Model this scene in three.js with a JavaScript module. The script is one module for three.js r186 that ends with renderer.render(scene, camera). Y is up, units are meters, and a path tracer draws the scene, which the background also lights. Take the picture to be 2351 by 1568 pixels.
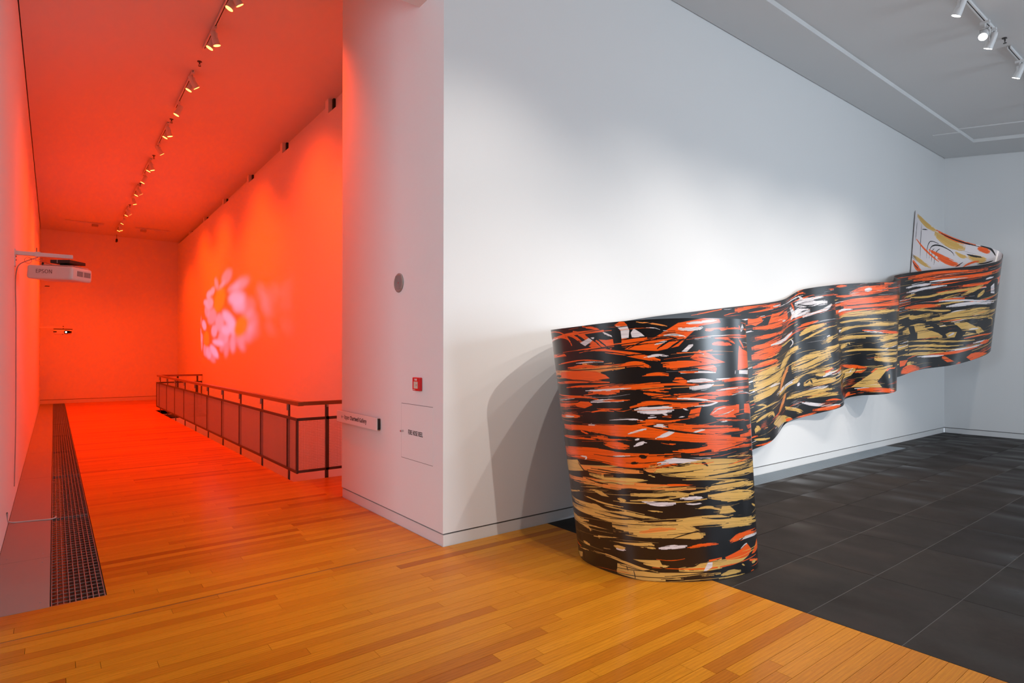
import * as THREE from 'three';
import { mergeGeometries, toCreasedNormals } from 'three/addons/utils/BufferGeometryUtils.js';
import { RoundedBoxGeometry } from 'three/addons/geometries/RoundedBoxGeometry.js';
import { TextGeometry } from 'three/addons/geometries/TextGeometry.js';
import { FontLoader } from 'three/addons/loaders/FontLoader.js';
import { RectAreaLightUniformsLib } from 'three/addons/lights/RectAreaLightUniformsLib.js';

// ------------------------------------------------------------------ camera, exposure, daylight
const IMG_W = 2351, IMG_H = 1568, FOCAL = 1365, YAW = 0.65676, PITCH = 0.00114, ROLL = 0.00163, SHIFT = 25.9;
const scene = new THREE.Scene();
const camera = new THREE.PerspectiveCamera(2 * Math.atan(IMG_H / 2 / FOCAL) * 180 / Math.PI, IMG_W / IMG_H, 0.05, 80);
camera.position.set(0, 1.6, 0);
camera.rotation.order = 'YXZ';
camera.rotation.set(PITCH, -YAW, ROLL);
camera.setViewOffset(IMG_W, IMG_H, 0, -SHIFT, IMG_W, IMG_H);
camera.updateMatrixWorld(true);
const renderer = new THREE.WebGLRenderer({ antialias: true });
renderer.toneMapping = THREE.LinearToneMapping;
renderer.toneMappingExposure = 1.0;
renderer.shadowMap.enabled = true;
RectAreaLightUniformsLib.init();

const DAY = new THREE.Color().setRGB(0.76, 0.88, 1.0);
scene.background = DAY.clone().multiplyScalar(1.2);
function daylight(x, y, z, w, h, power, towards = [0, -1]) {            // the light of the overcast sky in one window opening of the south wall
  const l = new THREE.RectAreaLight(DAY, power, w, h);
  l.position.set(x, y, z); l.lookAt(x + towards[0], y, z + towards[1]); scene.add(l);
  return l;
}
const SPOT_WHITE = new THREE.Color().setRGB(1.0, 0.92, 0.84), SPOT_ORANGE = new THREE.Color().setRGB(1.0, 0.052, 0.0);
const POWER = { south: 16, west: 12.5, east: 3, gallery: 12, corridor: 25, projector: 250 };

// ------------------------------------------------------------------ helpers
const NTH = ['first', 'second', 'third', 'fourth', 'fifth', 'sixth', 'seventh', 'eighth', 'ninth', 'tenth', 'eleventh', 'twelfth'];
let seed = 20240611;
const rnd = () => { seed |= 0; seed = seed + 0x6D2B79F5 | 0; let t = Math.imul(seed ^ seed >>> 15, 1 | seed); t = t + Math.imul(t ^ t >>> 7, 61 | t) ^ t; return ((t ^ t >>> 14) >>> 0) / 4294967296; };
const rr = (a, b) => a + (b - a) * rnd();
const clamp = (x, a = 0, b = 1) => Math.min(b, Math.max(a, x));
const smooth = (a, b, x) => { const t = clamp((x - a) / (b - a)); return t * t * (3 - 2 * t); };
const names = new Map();
function numbered(name) { const n = names.get(name) ?? 0; names.set(name, n + 1); return n ? `${name}_${String(n).padStart(3, '0')}` : name; }
function tag(o, label, category, group, kind) {
  o.userData.label = label;
  if (category) o.userData.category = category;
  if (group) o.userData.group = group;
  if (kind) o.userData.kind = kind;
  return o;
}
function thing(name, label, category, pos = [0, 0, 0], turn = 0, group) {
  const o = new THREE.Group(); o.name = numbered(name); o.position.set(...pos); o.rotation.y = turn; scene.add(o);
  return tag(o, label, category, group);
}
function part(parent, name, geometry, material, pos, rot) {
  const m = new THREE.Mesh(geometry, material); m.name = name; m.castShadow = m.receiveShadow = true;
  if (pos) m.position.set(...pos);
  if (rot) m.rotation.set(...rot);
  parent.add(m); return m;
}
function solo(name, geometry, material, label, category, pos, rot, group) {
  const m = part(scene, numbered(name), geometry, material, pos, rot); return tag(m, label, category, group);
}
function struct(name, label) { const o = new THREE.Group(); o.name = name; scene.add(o); return tag(o, label, undefined, undefined, 'structure'); }
// a box from one corner to the other, uv in metres
function box(x0, x1, y0, y1, z0, z1, uo = 0, vo = 0) {
  const g = new THREE.BoxGeometry(x1 - x0, y1 - y0, z1 - z0); g.translate((x0 + x1) / 2, (y0 + y1) / 2, (z0 + z1) / 2);
  const p = g.attributes.position, n = g.attributes.normal, uv = g.attributes.uv;
  for (let i = 0; i < p.count; i++) {
    const ax = Math.abs(n.getX(i)), ay = Math.abs(n.getY(i));
    if (ay > 0.5) uv.setXY(i, p.getX(i) + uo, p.getZ(i) + vo); else if (ax > 0.5) uv.setXY(i, p.getZ(i) + uo, p.getY(i) + vo); else uv.setXY(i, p.getX(i) + uo, p.getY(i) + vo);
  }
  return g;
}
const cyl = (r, h, seg = 20, r2 = r) => new THREE.CylinderGeometry(r2, r, h, seg);
function tube(points, r, seg = 40, rad = 8) { return new THREE.TubeGeometry(new THREE.CatmullRomCurve3(points.map((p) => new THREE.Vector3(...p))), seg, r, rad); }

// value noise for textures, periodic in both directions
function makeNoise(n, s) {
  let q = s; const r = () => { q |= 0; q = q + 0x6D2B79F5 | 0; let t = Math.imul(q ^ q >>> 15, 1 | q); t = t + Math.imul(t ^ t >>> 7, 61 | t) ^ t; return ((t ^ t >>> 14) >>> 0) / 4294967296; };
  const a = new Float32Array(n * n); for (let i = 0; i < a.length; i++) a[i] = r();
  return (x, y, px = n, py = n) => {
    const xi = Math.floor(x), yi = Math.floor(y); let fx = x - xi, fy = y - yi; fx = fx * fx * (3 - 2 * fx); fy = fy * fy * (3 - 2 * fy);
    const m = (v, p) => ((v % p) + p) % p, at = (i, j) => a[m(j, py) % n * n + m(i, px) % n];
    const p = at(xi, yi), b = at(xi + 1, yi), c = at(xi, yi + 1), d = at(xi + 1, yi + 1);
    return p + (b - p) * fx + (c - p) * fy + (p - b - c + d) * fx * fy;
  };
}
const N1 = makeNoise(256, 11), N2 = makeNoise(256, 77);
function dataTexture(w, h, fn, srgb, repeat) {
  const d = new Uint8Array(w * h * 4);
  for (let j = 0; j < h; j++) for (let i = 0; i < w; i++) {
    const c = fn((i + 0.5) / w, (j + 0.5) / h), k = (j * w + i) * 4;
    d[k] = clamp(c[0]) * 255; d[k + 1] = clamp(c[1]) * 255; d[k + 2] = clamp(c[2]) * 255; d[k + 3] = 255;
  }
  const t = new THREE.DataTexture(d, w, h); t.magFilter = THREE.LinearFilter; t.minFilter = THREE.LinearMipmapLinearFilter; t.wrapS = t.wrapT = THREE.RepeatWrapping;
  if (srgb) t.colorSpace = THREE.SRGBColorSpace;
  if (repeat) t.repeat.set(...repeat);
  t.needsUpdate = true; return t;
}
const grey = (v) => [v, v, v];

// ------------------------------------------------------------------ materials
const plaster = dataTexture(256, 256, (u, v) => grey(0.5 + 0.25 * (N1(u * 64, v * 64, 64, 64) - 0.5) + 0.25 * (N2(u * 128, v * 128, 128, 128) - 0.5)), false, [1 / 0.6, 1 / 0.6]);
const M = {};
M.wall = new THREE.MeshStandardMaterial({ color: new THREE.Color().setRGB(0.80, 0.80, 0.80), roughness: 0.85, bumpMap: plaster, bumpScale: 0.0004 });
M.spillGreyWall = new THREE.MeshStandardMaterial({ color: new THREE.Color().setRGB(0.22, 0.22, 0.23), roughness: 0.85 });  // grey put on unseen walls to cut white spill into the corridor
M.trim = new THREE.MeshStandardMaterial({ color: new THREE.Color().setRGB(0.74, 0.74, 0.74), roughness: 0.55 });
M.ceiling = new THREE.MeshStandardMaterial({ color: new THREE.Color().setRGB(0.72, 0.72, 0.72), roughness: 0.9, bumpMap: plaster, bumpScale: 0.0003 });
M.groove = new THREE.MeshStandardMaterial({ color: new THREE.Color().setRGB(0.16, 0.15, 0.15), roughness: 0.9 });
M.white = new THREE.MeshStandardMaterial({ color: new THREE.Color().setRGB(0.70, 0.70, 0.70), roughness: 0.4 });
M.projector = new THREE.MeshStandardMaterial({ color: new THREE.Color().setRGB(0.62, 0.60, 0.58), roughness: 0.38 });
M.black = new THREE.MeshStandardMaterial({ color: new THREE.Color().setRGB(0.012, 0.011, 0.011), roughness: 0.5 });
M.ink = new THREE.MeshStandardMaterial({ color: new THREE.Color().setRGB(0.02, 0.018, 0.018), roughness: 0.6 });
M.steel = new THREE.MeshStandardMaterial({ color: new THREE.Color().setRGB(0.09, 0.085, 0.085), roughness: 0.5, metalness: 0.35 });
M.wire = new THREE.MeshStandardMaterial({ color: new THREE.Color().setRGB(0.42, 0.40, 0.40), roughness: 0.5, metalness: 0.2 });
M.chrome = new THREE.MeshStandardMaterial({ color: new THREE.Color().setRGB(0.6, 0.6, 0.6), roughness: 0.25, metalness: 1 });
M.alu = new THREE.MeshStandardMaterial({ color: new THREE.Color().setRGB(0.36, 0.42, 0.47), roughness: 0.4, metalness: 0.7 });
M.grate = new THREE.MeshStandardMaterial({ color: new THREE.Color().setRGB(0.30, 0.28, 0.27), roughness: 0.45, metalness: 0.5 });
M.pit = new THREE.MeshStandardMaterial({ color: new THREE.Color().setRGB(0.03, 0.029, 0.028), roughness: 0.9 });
M.concrete = new THREE.MeshStandardMaterial({ color: new THREE.Color().setRGB(0.36, 0.35, 0.33), roughness: 0.95, bumpMap: plaster, bumpScale: 0.001 });
M.plate = new THREE.MeshStandardMaterial({ color: new THREE.Color().setRGB(0.30, 0.27, 0.25), roughness: 0.5, metalness: 0.1, bumpMap: plaster, bumpScale: 0.0003 });
M.red = new THREE.MeshStandardMaterial({ color: new THREE.Color().setRGB(0.62, 0.008, 0.012), roughness: 0.35 });
M.signWhite = new THREE.MeshStandardMaterial({ color: new THREE.Color().setRGB(0.78, 0.78, 0.78), roughness: 0.5 });
M.grille = new THREE.MeshStandardMaterial({ color: new THREE.Color().setRGB(0.26, 0.25, 0.25), roughness: 0.6 });
M.cord = new THREE.MeshStandardMaterial({ color: new THREE.Color().setRGB(0.55, 0.52, 0.5), roughness: 0.5 });
M.darkCord = new THREE.MeshStandardMaterial({ color: new THREE.Color().setRGB(0.28, 0.2, 0.18), roughness: 0.6 });
M.glowOrange = new THREE.MeshStandardMaterial({ color: 0x000000, emissive: new THREE.Color().setRGB(1.0, 0.14, 0.02), emissiveIntensity: 22 });
M.glowWhite = new THREE.MeshStandardMaterial({ color: 0x000000, emissive: new THREE.Color().setRGB(1.0, 0.95, 0.88), emissiveIntensity: 14 });
M.glass = new THREE.MeshPhysicalMaterial({ color: 0xffffff, roughness: 0, transmission: 1, thickness: 0, ior: 1.5 });

// timber: fine long grain with pores; each board takes one of several tones
const grain = dataTexture(1024, 512, (u, v) => {
  const wob = 0.9 * N1(u * 2, v * 6, 2, 6) + 0.2 * N2(u * 5, v * 14, 5, 14);
  const ring = 0.5 + 0.5 * Math.sin((v * 26 + wob * 2.2) * Math.PI * 2);
  const fine = N2(u * 24, v * 256, 24, 256), pore = N1(u * 60, v * 250, 60, 250);
  const g = 0.9 + 0.035 * ring + 0.10 * (fine - 0.5) - (pore > 0.86 ? 0.14 * (pore - 0.86) / 0.14 : 0);
  return [g, g * (0.97 + 0.03 * ring), g * (0.93 + 0.05 * ring)];
}, true, [1 / 1.7, 1 / 0.55]);
const woodTones = [[0.68, 0.25, 0.012], [0.62, 0.215, 0.010], [0.73, 0.28, 0.015], [0.57, 0.185, 0.008], [0.65, 0.232, 0.011], [0.46, 0.132, 0.006], [0.70, 0.265, 0.013], [0.53, 0.165, 0.007]];
const woodMats = woodTones.map((c) => new THREE.MeshPhysicalMaterial({ color: new THREE.Color().setRGB(...c), map: grain, roughness: 0.42, specularIntensity: 0.25, clearcoat: 0.2, clearcoatRoughness: 0.14 }));
const woodPick = () => woodMats[[0, 0, 1, 1, 2, 2, 3, 4, 4, 4, 6, 6, 7, 5, 0, 1, 2, 4, 6, 3][Math.floor(rnd() * 20)]];
M.subfloor = new THREE.MeshStandardMaterial({ color: new THREE.Color().setRGB(0.10, 0.04, 0.012), roughness: 0.9 });
M.handrail = new THREE.MeshStandardMaterial({ color: new THREE.Color().setRGB(0.30, 0.15, 0.07), map: grain, roughness: 0.4 });

// dark floor tiles: mottled stone with smears of cleaning
const tileMap = dataTexture(512, 512, (u, v) => {
  const a = N1(u * 5, v * 5, 5, 5), b = N2(u * 13, v * 4, 13, 4), c = N1(u * 60, v * 60, 60, 60), d = N2(u * 200, v * 200, 200, 200);
  const g = 0.78 + 0.22 * (a - 0.5) + 0.2 * (b - 0.5) + 0.1 * (c - 0.5) + 0.08 * (d - 0.5);
  return [g, g * 0.965, g * 0.94];
}, true, [1 / 2.3, 1 / 2.3]);
const tileRough = dataTexture(512, 512, (u, v) => grey(0.62 + 0.5 * (N2(u * 13, v * 4, 13, 4) - 0.5) + 0.2 * (N1(u * 9, v * 9, 9, 9) - 0.5)), false, [1 / 2.3, 1 / 2.3]);
const tileMats = [[0.029, 0.024, 0.022], [0.034, 0.028, 0.025], [0.025, 0.021, 0.020], [0.031, 0.027, 0.025]].map((c) => new THREE.MeshPhysicalMaterial({ color: new THREE.Color().setRGB(...c), map: tileMap, roughness: 0.9, roughnessMap: tileRough, specularIntensity: 0.5 }));
M.grout = new THREE.MeshStandardMaterial({ color: new THREE.Color().setRGB(0.016, 0.015, 0.014), roughness: 0.95 });
M.groutLight = new THREE.MeshStandardMaterial({ color: new THREE.Color().setRGB(0.12, 0.115, 0.11), roughness: 0.9 });

// ------------------------------------------------------------------ measures of the place (metres)
const XL = -0.335, XP = 2.549, XE = 14.444, XT = 3.686, XR = 3.42, XU = 3.52;                 // left wall, pillar face, right wall, timber/tile seam, corridor wall, its upper part
const ZW = -4.236, ZB = -6.414, ZF = -23.55, ZS = 6.2, ZJ = -4.312, ZO = -4.5, XG = -6.4;                             // white wall, back of the block, far end, south wall, floor joint
const galleryCeil = (z) => 5.604 - 0.1527 * (z - ZW), corridorCeil = (z) => 5.45 + 0.0116 * (z - ZF);
const VX0 = 2.365, VX1 = 2.245, VZ0 = -7.482, VZ1 = -19.25;                                     // stair void: its edge runs from (VX0, VZ0) to (VX1, VZ1)
const voidX = (z) => VX0 + (VX1 - VX0) * (z - VZ0) / (VZ1 - VZ0);

// ------------------------------------------------------------------ walls
const SK0 = 0.094, SK1 = 0.108;                                                                  // skirting top and foot of the plaster
{
  const w = struct('wall_north', 'white painted gallery wall block behind the ribbon sculpture');
  part(w, 'plaster', box(XP, XE + 0.3, SK1, 6.0, ZB, ZW), M.wall);
  part(w, 'groove', box(XP + 0.02, XE + 0.3, SK0 - 0.01, SK1 + 0.01, ZB + 0.02, ZW - 0.02), M.groove);
  const b = struct('baseboard_north', 'white skirting board along the gallery wall and its end face');
  part(b, 'board', box(XP + 0.006, XE, -0.12, SK0, ZB + 0.006, ZW - 0.006), M.trim);
}
{
  const w = struct('wall_west', 'long white side wall of the orange lit corridor with the projectors');
  part(w, 'plaster', box(XL - 0.3, XL, -0.8, 6.0, ZF - 0.3, ZO), M.wall);
}
{
  const w = struct('wall_corridor_end', 'white wall closing the far end of the corridor');
  part(w, 'plaster', box(XL, XU + 0.3, 0.13, 6.0, ZF - 0.3, ZF), M.wall);
  part(w, 'groove', box(XL, XU + 0.3, 0.10, 0.14, ZF - 0.3, ZF - 0.02), M.groove);
  const b = struct('baseboard_corridor_end', 'white skirting board at the far end of the corridor');
  part(b, 'board', box(XL, XU + 0.3, -0.8, 0.115, ZF - 0.3, ZF - 0.004), M.trim);
}
{
  const w = struct('wall_corridor_east', 'tall white corridor wall beyond the stair void carrying the flower projection');
  part(w, 'plaster', box(XR, XU + 0.4, -3.6, 5.38, ZF, ZB + 0.01), M.wall);
  part(w, 'upper_plaster', box(XU, XU + 0.4, 5.38, 6.0, ZF, ZB + 0.01), M.wall);
  for (const z of [-9.255, -11.64, -14.095, -16.55, -19.0, -21.33]) {                            // short fins between the wall head and the ceiling, each beside a solid dark block painting the shade of a recess
    part(w, 'fin', box(XR, XU - 0.03, 5.38, corridorCeil(z) + 0.02, z - 0.065, z + 0.065), M.wall);
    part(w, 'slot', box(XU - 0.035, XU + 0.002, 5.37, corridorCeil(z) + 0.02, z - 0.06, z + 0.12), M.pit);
  }
}
{
  const windowWall = (name, label, look, side, span, openings, y0, y1, paint, power, top = 6) => {       // side 's', 'w' or 'e': which wall of the gallery
    const w = struct(name, label), at = (a, b, c, d, e, f) => (side === 's' ? box(a, b, c, d, ZS + e, ZS + f) : side === 'w' ? box(XG - f, XG - e, c, d, a, b) : box(XE + e, XE + f, c, d, a, b));
    let p = span[0];
    for (const [a, b] of openings) { part(w, 'pier', at(p, a, SK1, top, 0, 0.3), paint); part(w, 'sill_wall', at(a, b, SK1, y0, 0, 0.3), paint); part(w, 'head_wall', at(a, b, y1, top, 0, 0.3), paint); p = b; }
    part(w, 'pier', at(p, span[1], SK1, top, 0, 0.3), paint);
    part(w, 'groove', at(span[0], span[1], SK0 - 0.01, SK1 + 0.01, 0.02, 0.3), M.groove);
    part(struct(name.replace('wall', 'baseboard'), 'white skirting board below the ' + look), 'board', at(span[0], span[1], -0.12, SK0, 0.006, 0.3), M.trim);
    for (const [a, b] of openings) {
      const g = struct(`window_${++windows}`, 'tall white framed window of the ' + look + ' with overcast daylight'), m = (a + b) / 2, W = b - a - 0.1, H = y1 - y0 - 0.1, h = (y0 + y1) / 2;
      part(g, 'frame', mergeGeometries([at(a, b, y0, y0 + 0.06, 0.1, 0.16), at(a, b, y1 - 0.06, y1, 0.1, 0.16), at(a, a + 0.06, y0, y1, 0.1, 0.16), at(b - 0.06, b, y0, y1, 0.1, 0.16), at(m - 0.03, m + 0.03, y0, y1, 0.1, 0.16)]), M.trim);
      part(g, 'pane', at(a + 0.06, m - 0.03, y0 + 0.06, y1 - 0.06, 0.128, 0.132), M.glass); part(g, 'pane', at(m + 0.03, b - 0.06, y0 + 0.06, y1 - 0.06, 0.128, 0.132), M.glass);
      if (side === 's') daylight(m, h, ZS - 0.01, W, H, power); else if (side === 'w') daylight(XG + 0.01, h, m, W, H, power, [1, 0]); else daylight(XE - 0.01, h, m, W, H, power, [-1, 0]);
    }
  };
  let windows = 0;
  windowWall('wall_south', 'unseen gallery wall greyed to cut light spill, with a tall window opposite the sculpture', 'gallery wall opposite the sculpture', 's', [XG - 0.3, XE + 0.3], [[5.6, 8.8]], 0.7, 3.5, M.spillGreyWall, POWER.south);
  windowWall('wall_gallery_west', 'unseen gallery side wall greyed to cut light spill, with a high window facing the end of the white block', 'gallery side wall', 'w', [-4.8, ZS], [[-3.4, -0.4]], 1.8, 4.2, M.spillGreyWall, POWER.west);
  windowWall('wall_east', 'white gallery end wall at right of the sculpture', 'gallery end wall', 'e', [ZW, ZS], [[1.4, 5.2]], 0.7, 3.3, M.wall, POWER.east);
  const n = struct('wall_gallery_north', 'unseen gallery wall, greyed to cut light spill, left of the corridor opening');
  part(n, 'plaster', box(XG - 0.3, XL - 0.3, 0, 6, ZO - 0.3, ZO), M.spillGreyWall);
}

// ------------------------------------------------------------------ ceilings
function slopedSlab(x0, x1, z0, z1, h, thick) {      // a slab whose underside follows h(z)
  const s = new THREE.Shape([[z0, h(z0)], [z1, h(z1)], [z1, h(z1) + thick], [z0, h(z0) + thick]].map((p) => new THREE.Vector2(...p)));
  const g = new THREE.ExtrudeGeometry(s, { depth: x1 - x0, bevelEnabled: false });
  g.rotateY(-Math.PI / 2); g.translate(x1, 0, 0);    // shape x -> world z, extrusion -> world -x
  return g;
}
{
  const c = struct('ceiling', 'pale sloping gallery ceiling with a raised middle and thin joints');
  const gap = 0.012, zi = -3.47, xi = 13.37, up = 0.06, G = galleryCeil;
  part(c, 'border', slopedSlab(XG, XE - gap, ZW + gap, zi, G, 0.14), M.ceiling);
  part(c, 'border', slopedSlab(xi, XE - gap, zi, ZS, G, 0.14), M.ceiling);
  part(c, 'raised_panel', slopedSlab(XG, xi, zi, ZS, (z) => G(z) + up, 0.1), M.ceiling);
  part(c, 'cover', slopedSlab(XG - 0.3, XE + 0.3, ZO - 0.2, ZS + 0.3, (z) => G(z) + 0.14, 0.1), M.groove);
  part(c, 'joint_strip', slopedSlab(12.53, 12.585, ZW + 0.38, zi, (z) => G(z) - 0.012, 0.014), M.trim);
  part(c, 'joint_strip', slopedSlab(12.53, 12.585, zi, ZS, (z) => G(z) + up - 0.014, 0.016), M.trim);
}
{
  const c = struct('ceiling_001', 'long corridor ceiling carrying the row of orange spotlights');
  part(c, 'panel', slopedSlab(XL + 0.012, XU, ZF, ZW, corridorCeil, 0.1), M.ceiling);
  part(c, 'cover', slopedSlab(XL - 0.3, XU + 0.3, ZF - 0.3, ZW, (z) => corridorCeil(z) + 0.1, 0.1), M.groove);
  part(c, 'spill_header', box(XL, XP, 4.65, 6.0, ZO - 0.15, ZO + 0.05), M.wall);  // added out of view, hung low to keep gallery light off the corridor
}

// ------------------------------------------------------------------ timber floor
{
  const f = struct('floor', 'glossy orange-brown timber strip floor');
  const P = 0.0838, GAP = 0.0018, rest = woodMats.map(() => []);
  const zStart = -0.892 + 84 * P;
  let pieces = 0;
  const plank = (x0, x1, z, w, single) => {
    if (x1 - x0 < 0.03) return;
    const g = box(x0 + GAP / 2, x1 - GAP / 2, -0.018, 0, z - w + GAP / 2, z - GAP / 2, rr(0, 9), rr(0, 9));
    const m = woodPick();
    if (single && pieces < 300) { part(f, 'plank', g, m); pieces++; } else rest[woodMats.indexOf(m)].push(g);
  };
  const seen = (x, z) => { const v = new THREE.Vector3(x, 0, z).project(camera); return v.z < 1 && Math.abs(v.x) < 1.02 && v.y > -1.05; };
  const row = (xa, xb, z, w) => {
    let x = xa, first = rr(0.25, 1.6);
    while (x < xb - 1e-3) {
      let x1 = Math.min(xb, x + (first || rr(0.75, 2.1))); first = 0;
      if (xb - x1 < 0.25) x1 = xb;
      const near = z > -7.3 && (seen(x, z) || seen(x1, z) || seen((x + x1) / 2, z));
      plank(x, x1, z, w, near); x = x1;
    }
  };
  for (let z = zStart; z > ZF; z -= P) {
    const ze = Math.max(z - P, ZF), mid = z - P / 2;
    const cut = (xa, xb, za = z, zb = ze) => { if (za - zb > 0.006) row(xa, xb, za, za - zb); };
    if (z > ZJ && ze < ZJ) { cut(XG, XP, z, ZJ + 0.004); cut(XL, XP, ZJ - 0.004, ze); continue; }
    if (z > ZW && ze < ZW) { cut(XG, XT, z, ZW); cut(XG, XP, ZW, ze); continue; }
    if (mid > ZW) cut(XG, XT);
    else if (mid > -4.735) cut(mid > ZO ? XG : XL, XP);
    else if (mid > ZB) cut(0.282, XP);
    else if (mid > VZ0) cut(0.282, XR);
    else if (mid > VZ1) cut(0.282, voidX(mid));
    else cut(0.282, XR);
  }
  rest.forEach((list, i) => { if (list.length) { const m = part(f, 'distant_boards', mergeGeometries(list), woodMats[i]); m.userData.kind = 'stuff'; } });
  part(f, 'joint_strip', box(XG, XP, -0.016, -0.001, ZJ - 0.0035, ZJ + 0.0035), M.steel);
  const sub = [box(XG, XT, -0.12, -0.0185, ZW, ZS), box(XG, XP, -0.12, -0.0185, -4.735, ZW), box(0.285, XP, -0.12, -0.0185, ZB, -4.735), box(0.285, XR, -0.12, -0.0185, VZ0, ZB), box(0.285, XR, -0.12, -0.0185, ZF, VZ1)];
  part(f, 'subfloor', mergeGeometries(sub), M.subfloor);
  // slab beside the void, its edge skewed like the railing
  const s = new THREE.Shape([[0.285, -VZ0], [VX0 - 0.006, -VZ0], [VX1 - 0.006, -VZ1], [0.285, -VZ1]].map((p) => new THREE.Vector2(...p)));
  const e = new THREE.ExtrudeGeometry(s, { depth: 0.10, bevelEnabled: false }); e.rotateX(-Math.PI / 2); e.translate(0, -0.1185, 0);
  part(f, 'void_edge_slab', e, M.subfloor);
}
{ // stair void below the floor
  const v = struct('wall_void', 'white walls and dark landing of the stair void below the railing');
  part(v, 'near_face', box(VX0, XR, -3.6, -0.12, VZ0, VZ0 + 0.15), M.wall);
  part(v, 'long_face', box(VX1 - 0.3, VX1 - 0.15, -3.6, -0.12, VZ1, VZ0), M.wall);
  part(v, 'bottom', box(VX1 - 0.3, XR, -3.75, -3.6, VZ1 - 0.2, VZ0 + 0.2), M.wall);
  part(v, 'far_face', box(VX1 - 0.3, XR, -3.6, -0.02, VZ1 - 0.15, VZ1), M.wall);
  part(v, 'landing_block', box(VX1 - 0.02, XR, -3.6, -0.17, VZ1, -18.4), M.wall);
  part(v, 'landing_dark_top', box(VX1 - 0.02, XR, -0.17, -0.14, VZ1, -18.4), M.pit);  // thin near-black sheet on top of the landing block
}

// ------------------------------------------------------------------ tiled floor
{
  const f = struct('floor_001', 'dark brown-grey rectangular stone tile floor');
  part(f, 'grout_bed', box(XT + 0.004, XE, -0.12, -0.004, ZW, ZS), M.grout);
  const zl = [-3.825]; for (let z = -3.342; z < 1.6; z += 0.5165) zl.push(z);
  const g = 0.0045;
  for (let r = 0; r < zl.length - 1; r++) for (let c = 0; c < 11; c++) {
    const x0 = XT + 0.004 + c * 1.0, x1 = Math.min(XE, x0 + 1.0);
    if (x1 - x0 < 0.05) continue;
    part(f, 'tile', box(x0 + (c ? g / 2 : 0), x1 - g / 2, -0.02, 0, zl[r] + g / 2, zl[r + 1] - g / 2, rr(0, 5), rr(0, 5)), tileMats[Math.floor(rnd() * 4)]);
    if (r > 2) part(f, 'pale_joint', box(x0, x1, -0.006, -0.0008, zl[r] - g / 2, zl[r] + g / 2), M.groutLight);
  }
  for (let c = 0; c < 11; c++) {
    const x0 = XT + 0.004 + c, x1 = Math.min(XE, x0 + 1);
    part(f, 'tile', box(x0, x1 - g / 2, -0.02, 0, -3.922, -3.825 - g / 2, rr(0, 5), rr(0, 5)), tileMats[c % 4]);
    if (x1 > 11.52) part(f, 'tile', box(Math.max(x0, 11.495), x1 - g / 2, -0.02, 0, ZW, -3.922 - g / 2, rr(0, 5), rr(0, 5)), tileMats[(c + 1) % 4]);
  }
  part(f, 'tile', box(XT + 0.004, 4.08, -0.02, 0, ZW, -3.922 - g / 2), tileMats[0]);
}
{ // floor grille along the white wall, lying in sections
  const xs = [4.085, 5.405, 6.725, 8.045, 9.38, 10.69, 11.487];
  for (let i = 0; i < xs.length - 1; i++) {
    const a = xs[i] + 0.004, b = xs[i + 1] - 0.004;
    const v = thing('floor_vent', i === xs.length - 2 ? 'short end section of the aluminium slotted floor vent along the white wall' : `aluminium slotted floor vent along the white wall, ${NTH[i]} section from the timber floor`, 'floor vent', [a, 0, ZW + 0.16], 0, 'floor vent sections along the white wall');
    part(v, 'tray', box(0, b - a, -0.03, -0.022, -0.155, 0.153), M.pit);
    for (let k = 0; k < 13; k++) { const z = -0.15 + k * 0.0247; part(v, 'slat', box(0.012, b - a - 0.012, -0.018, 0.001, z, z + 0.0125), M.alu); }
    for (const x of [0, b - a - 0.012]) part(v, 'end_bar', box(x, x + 0.012, -0.018, 0.001, -0.155, 0.158), M.alu);
  }
}

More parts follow.
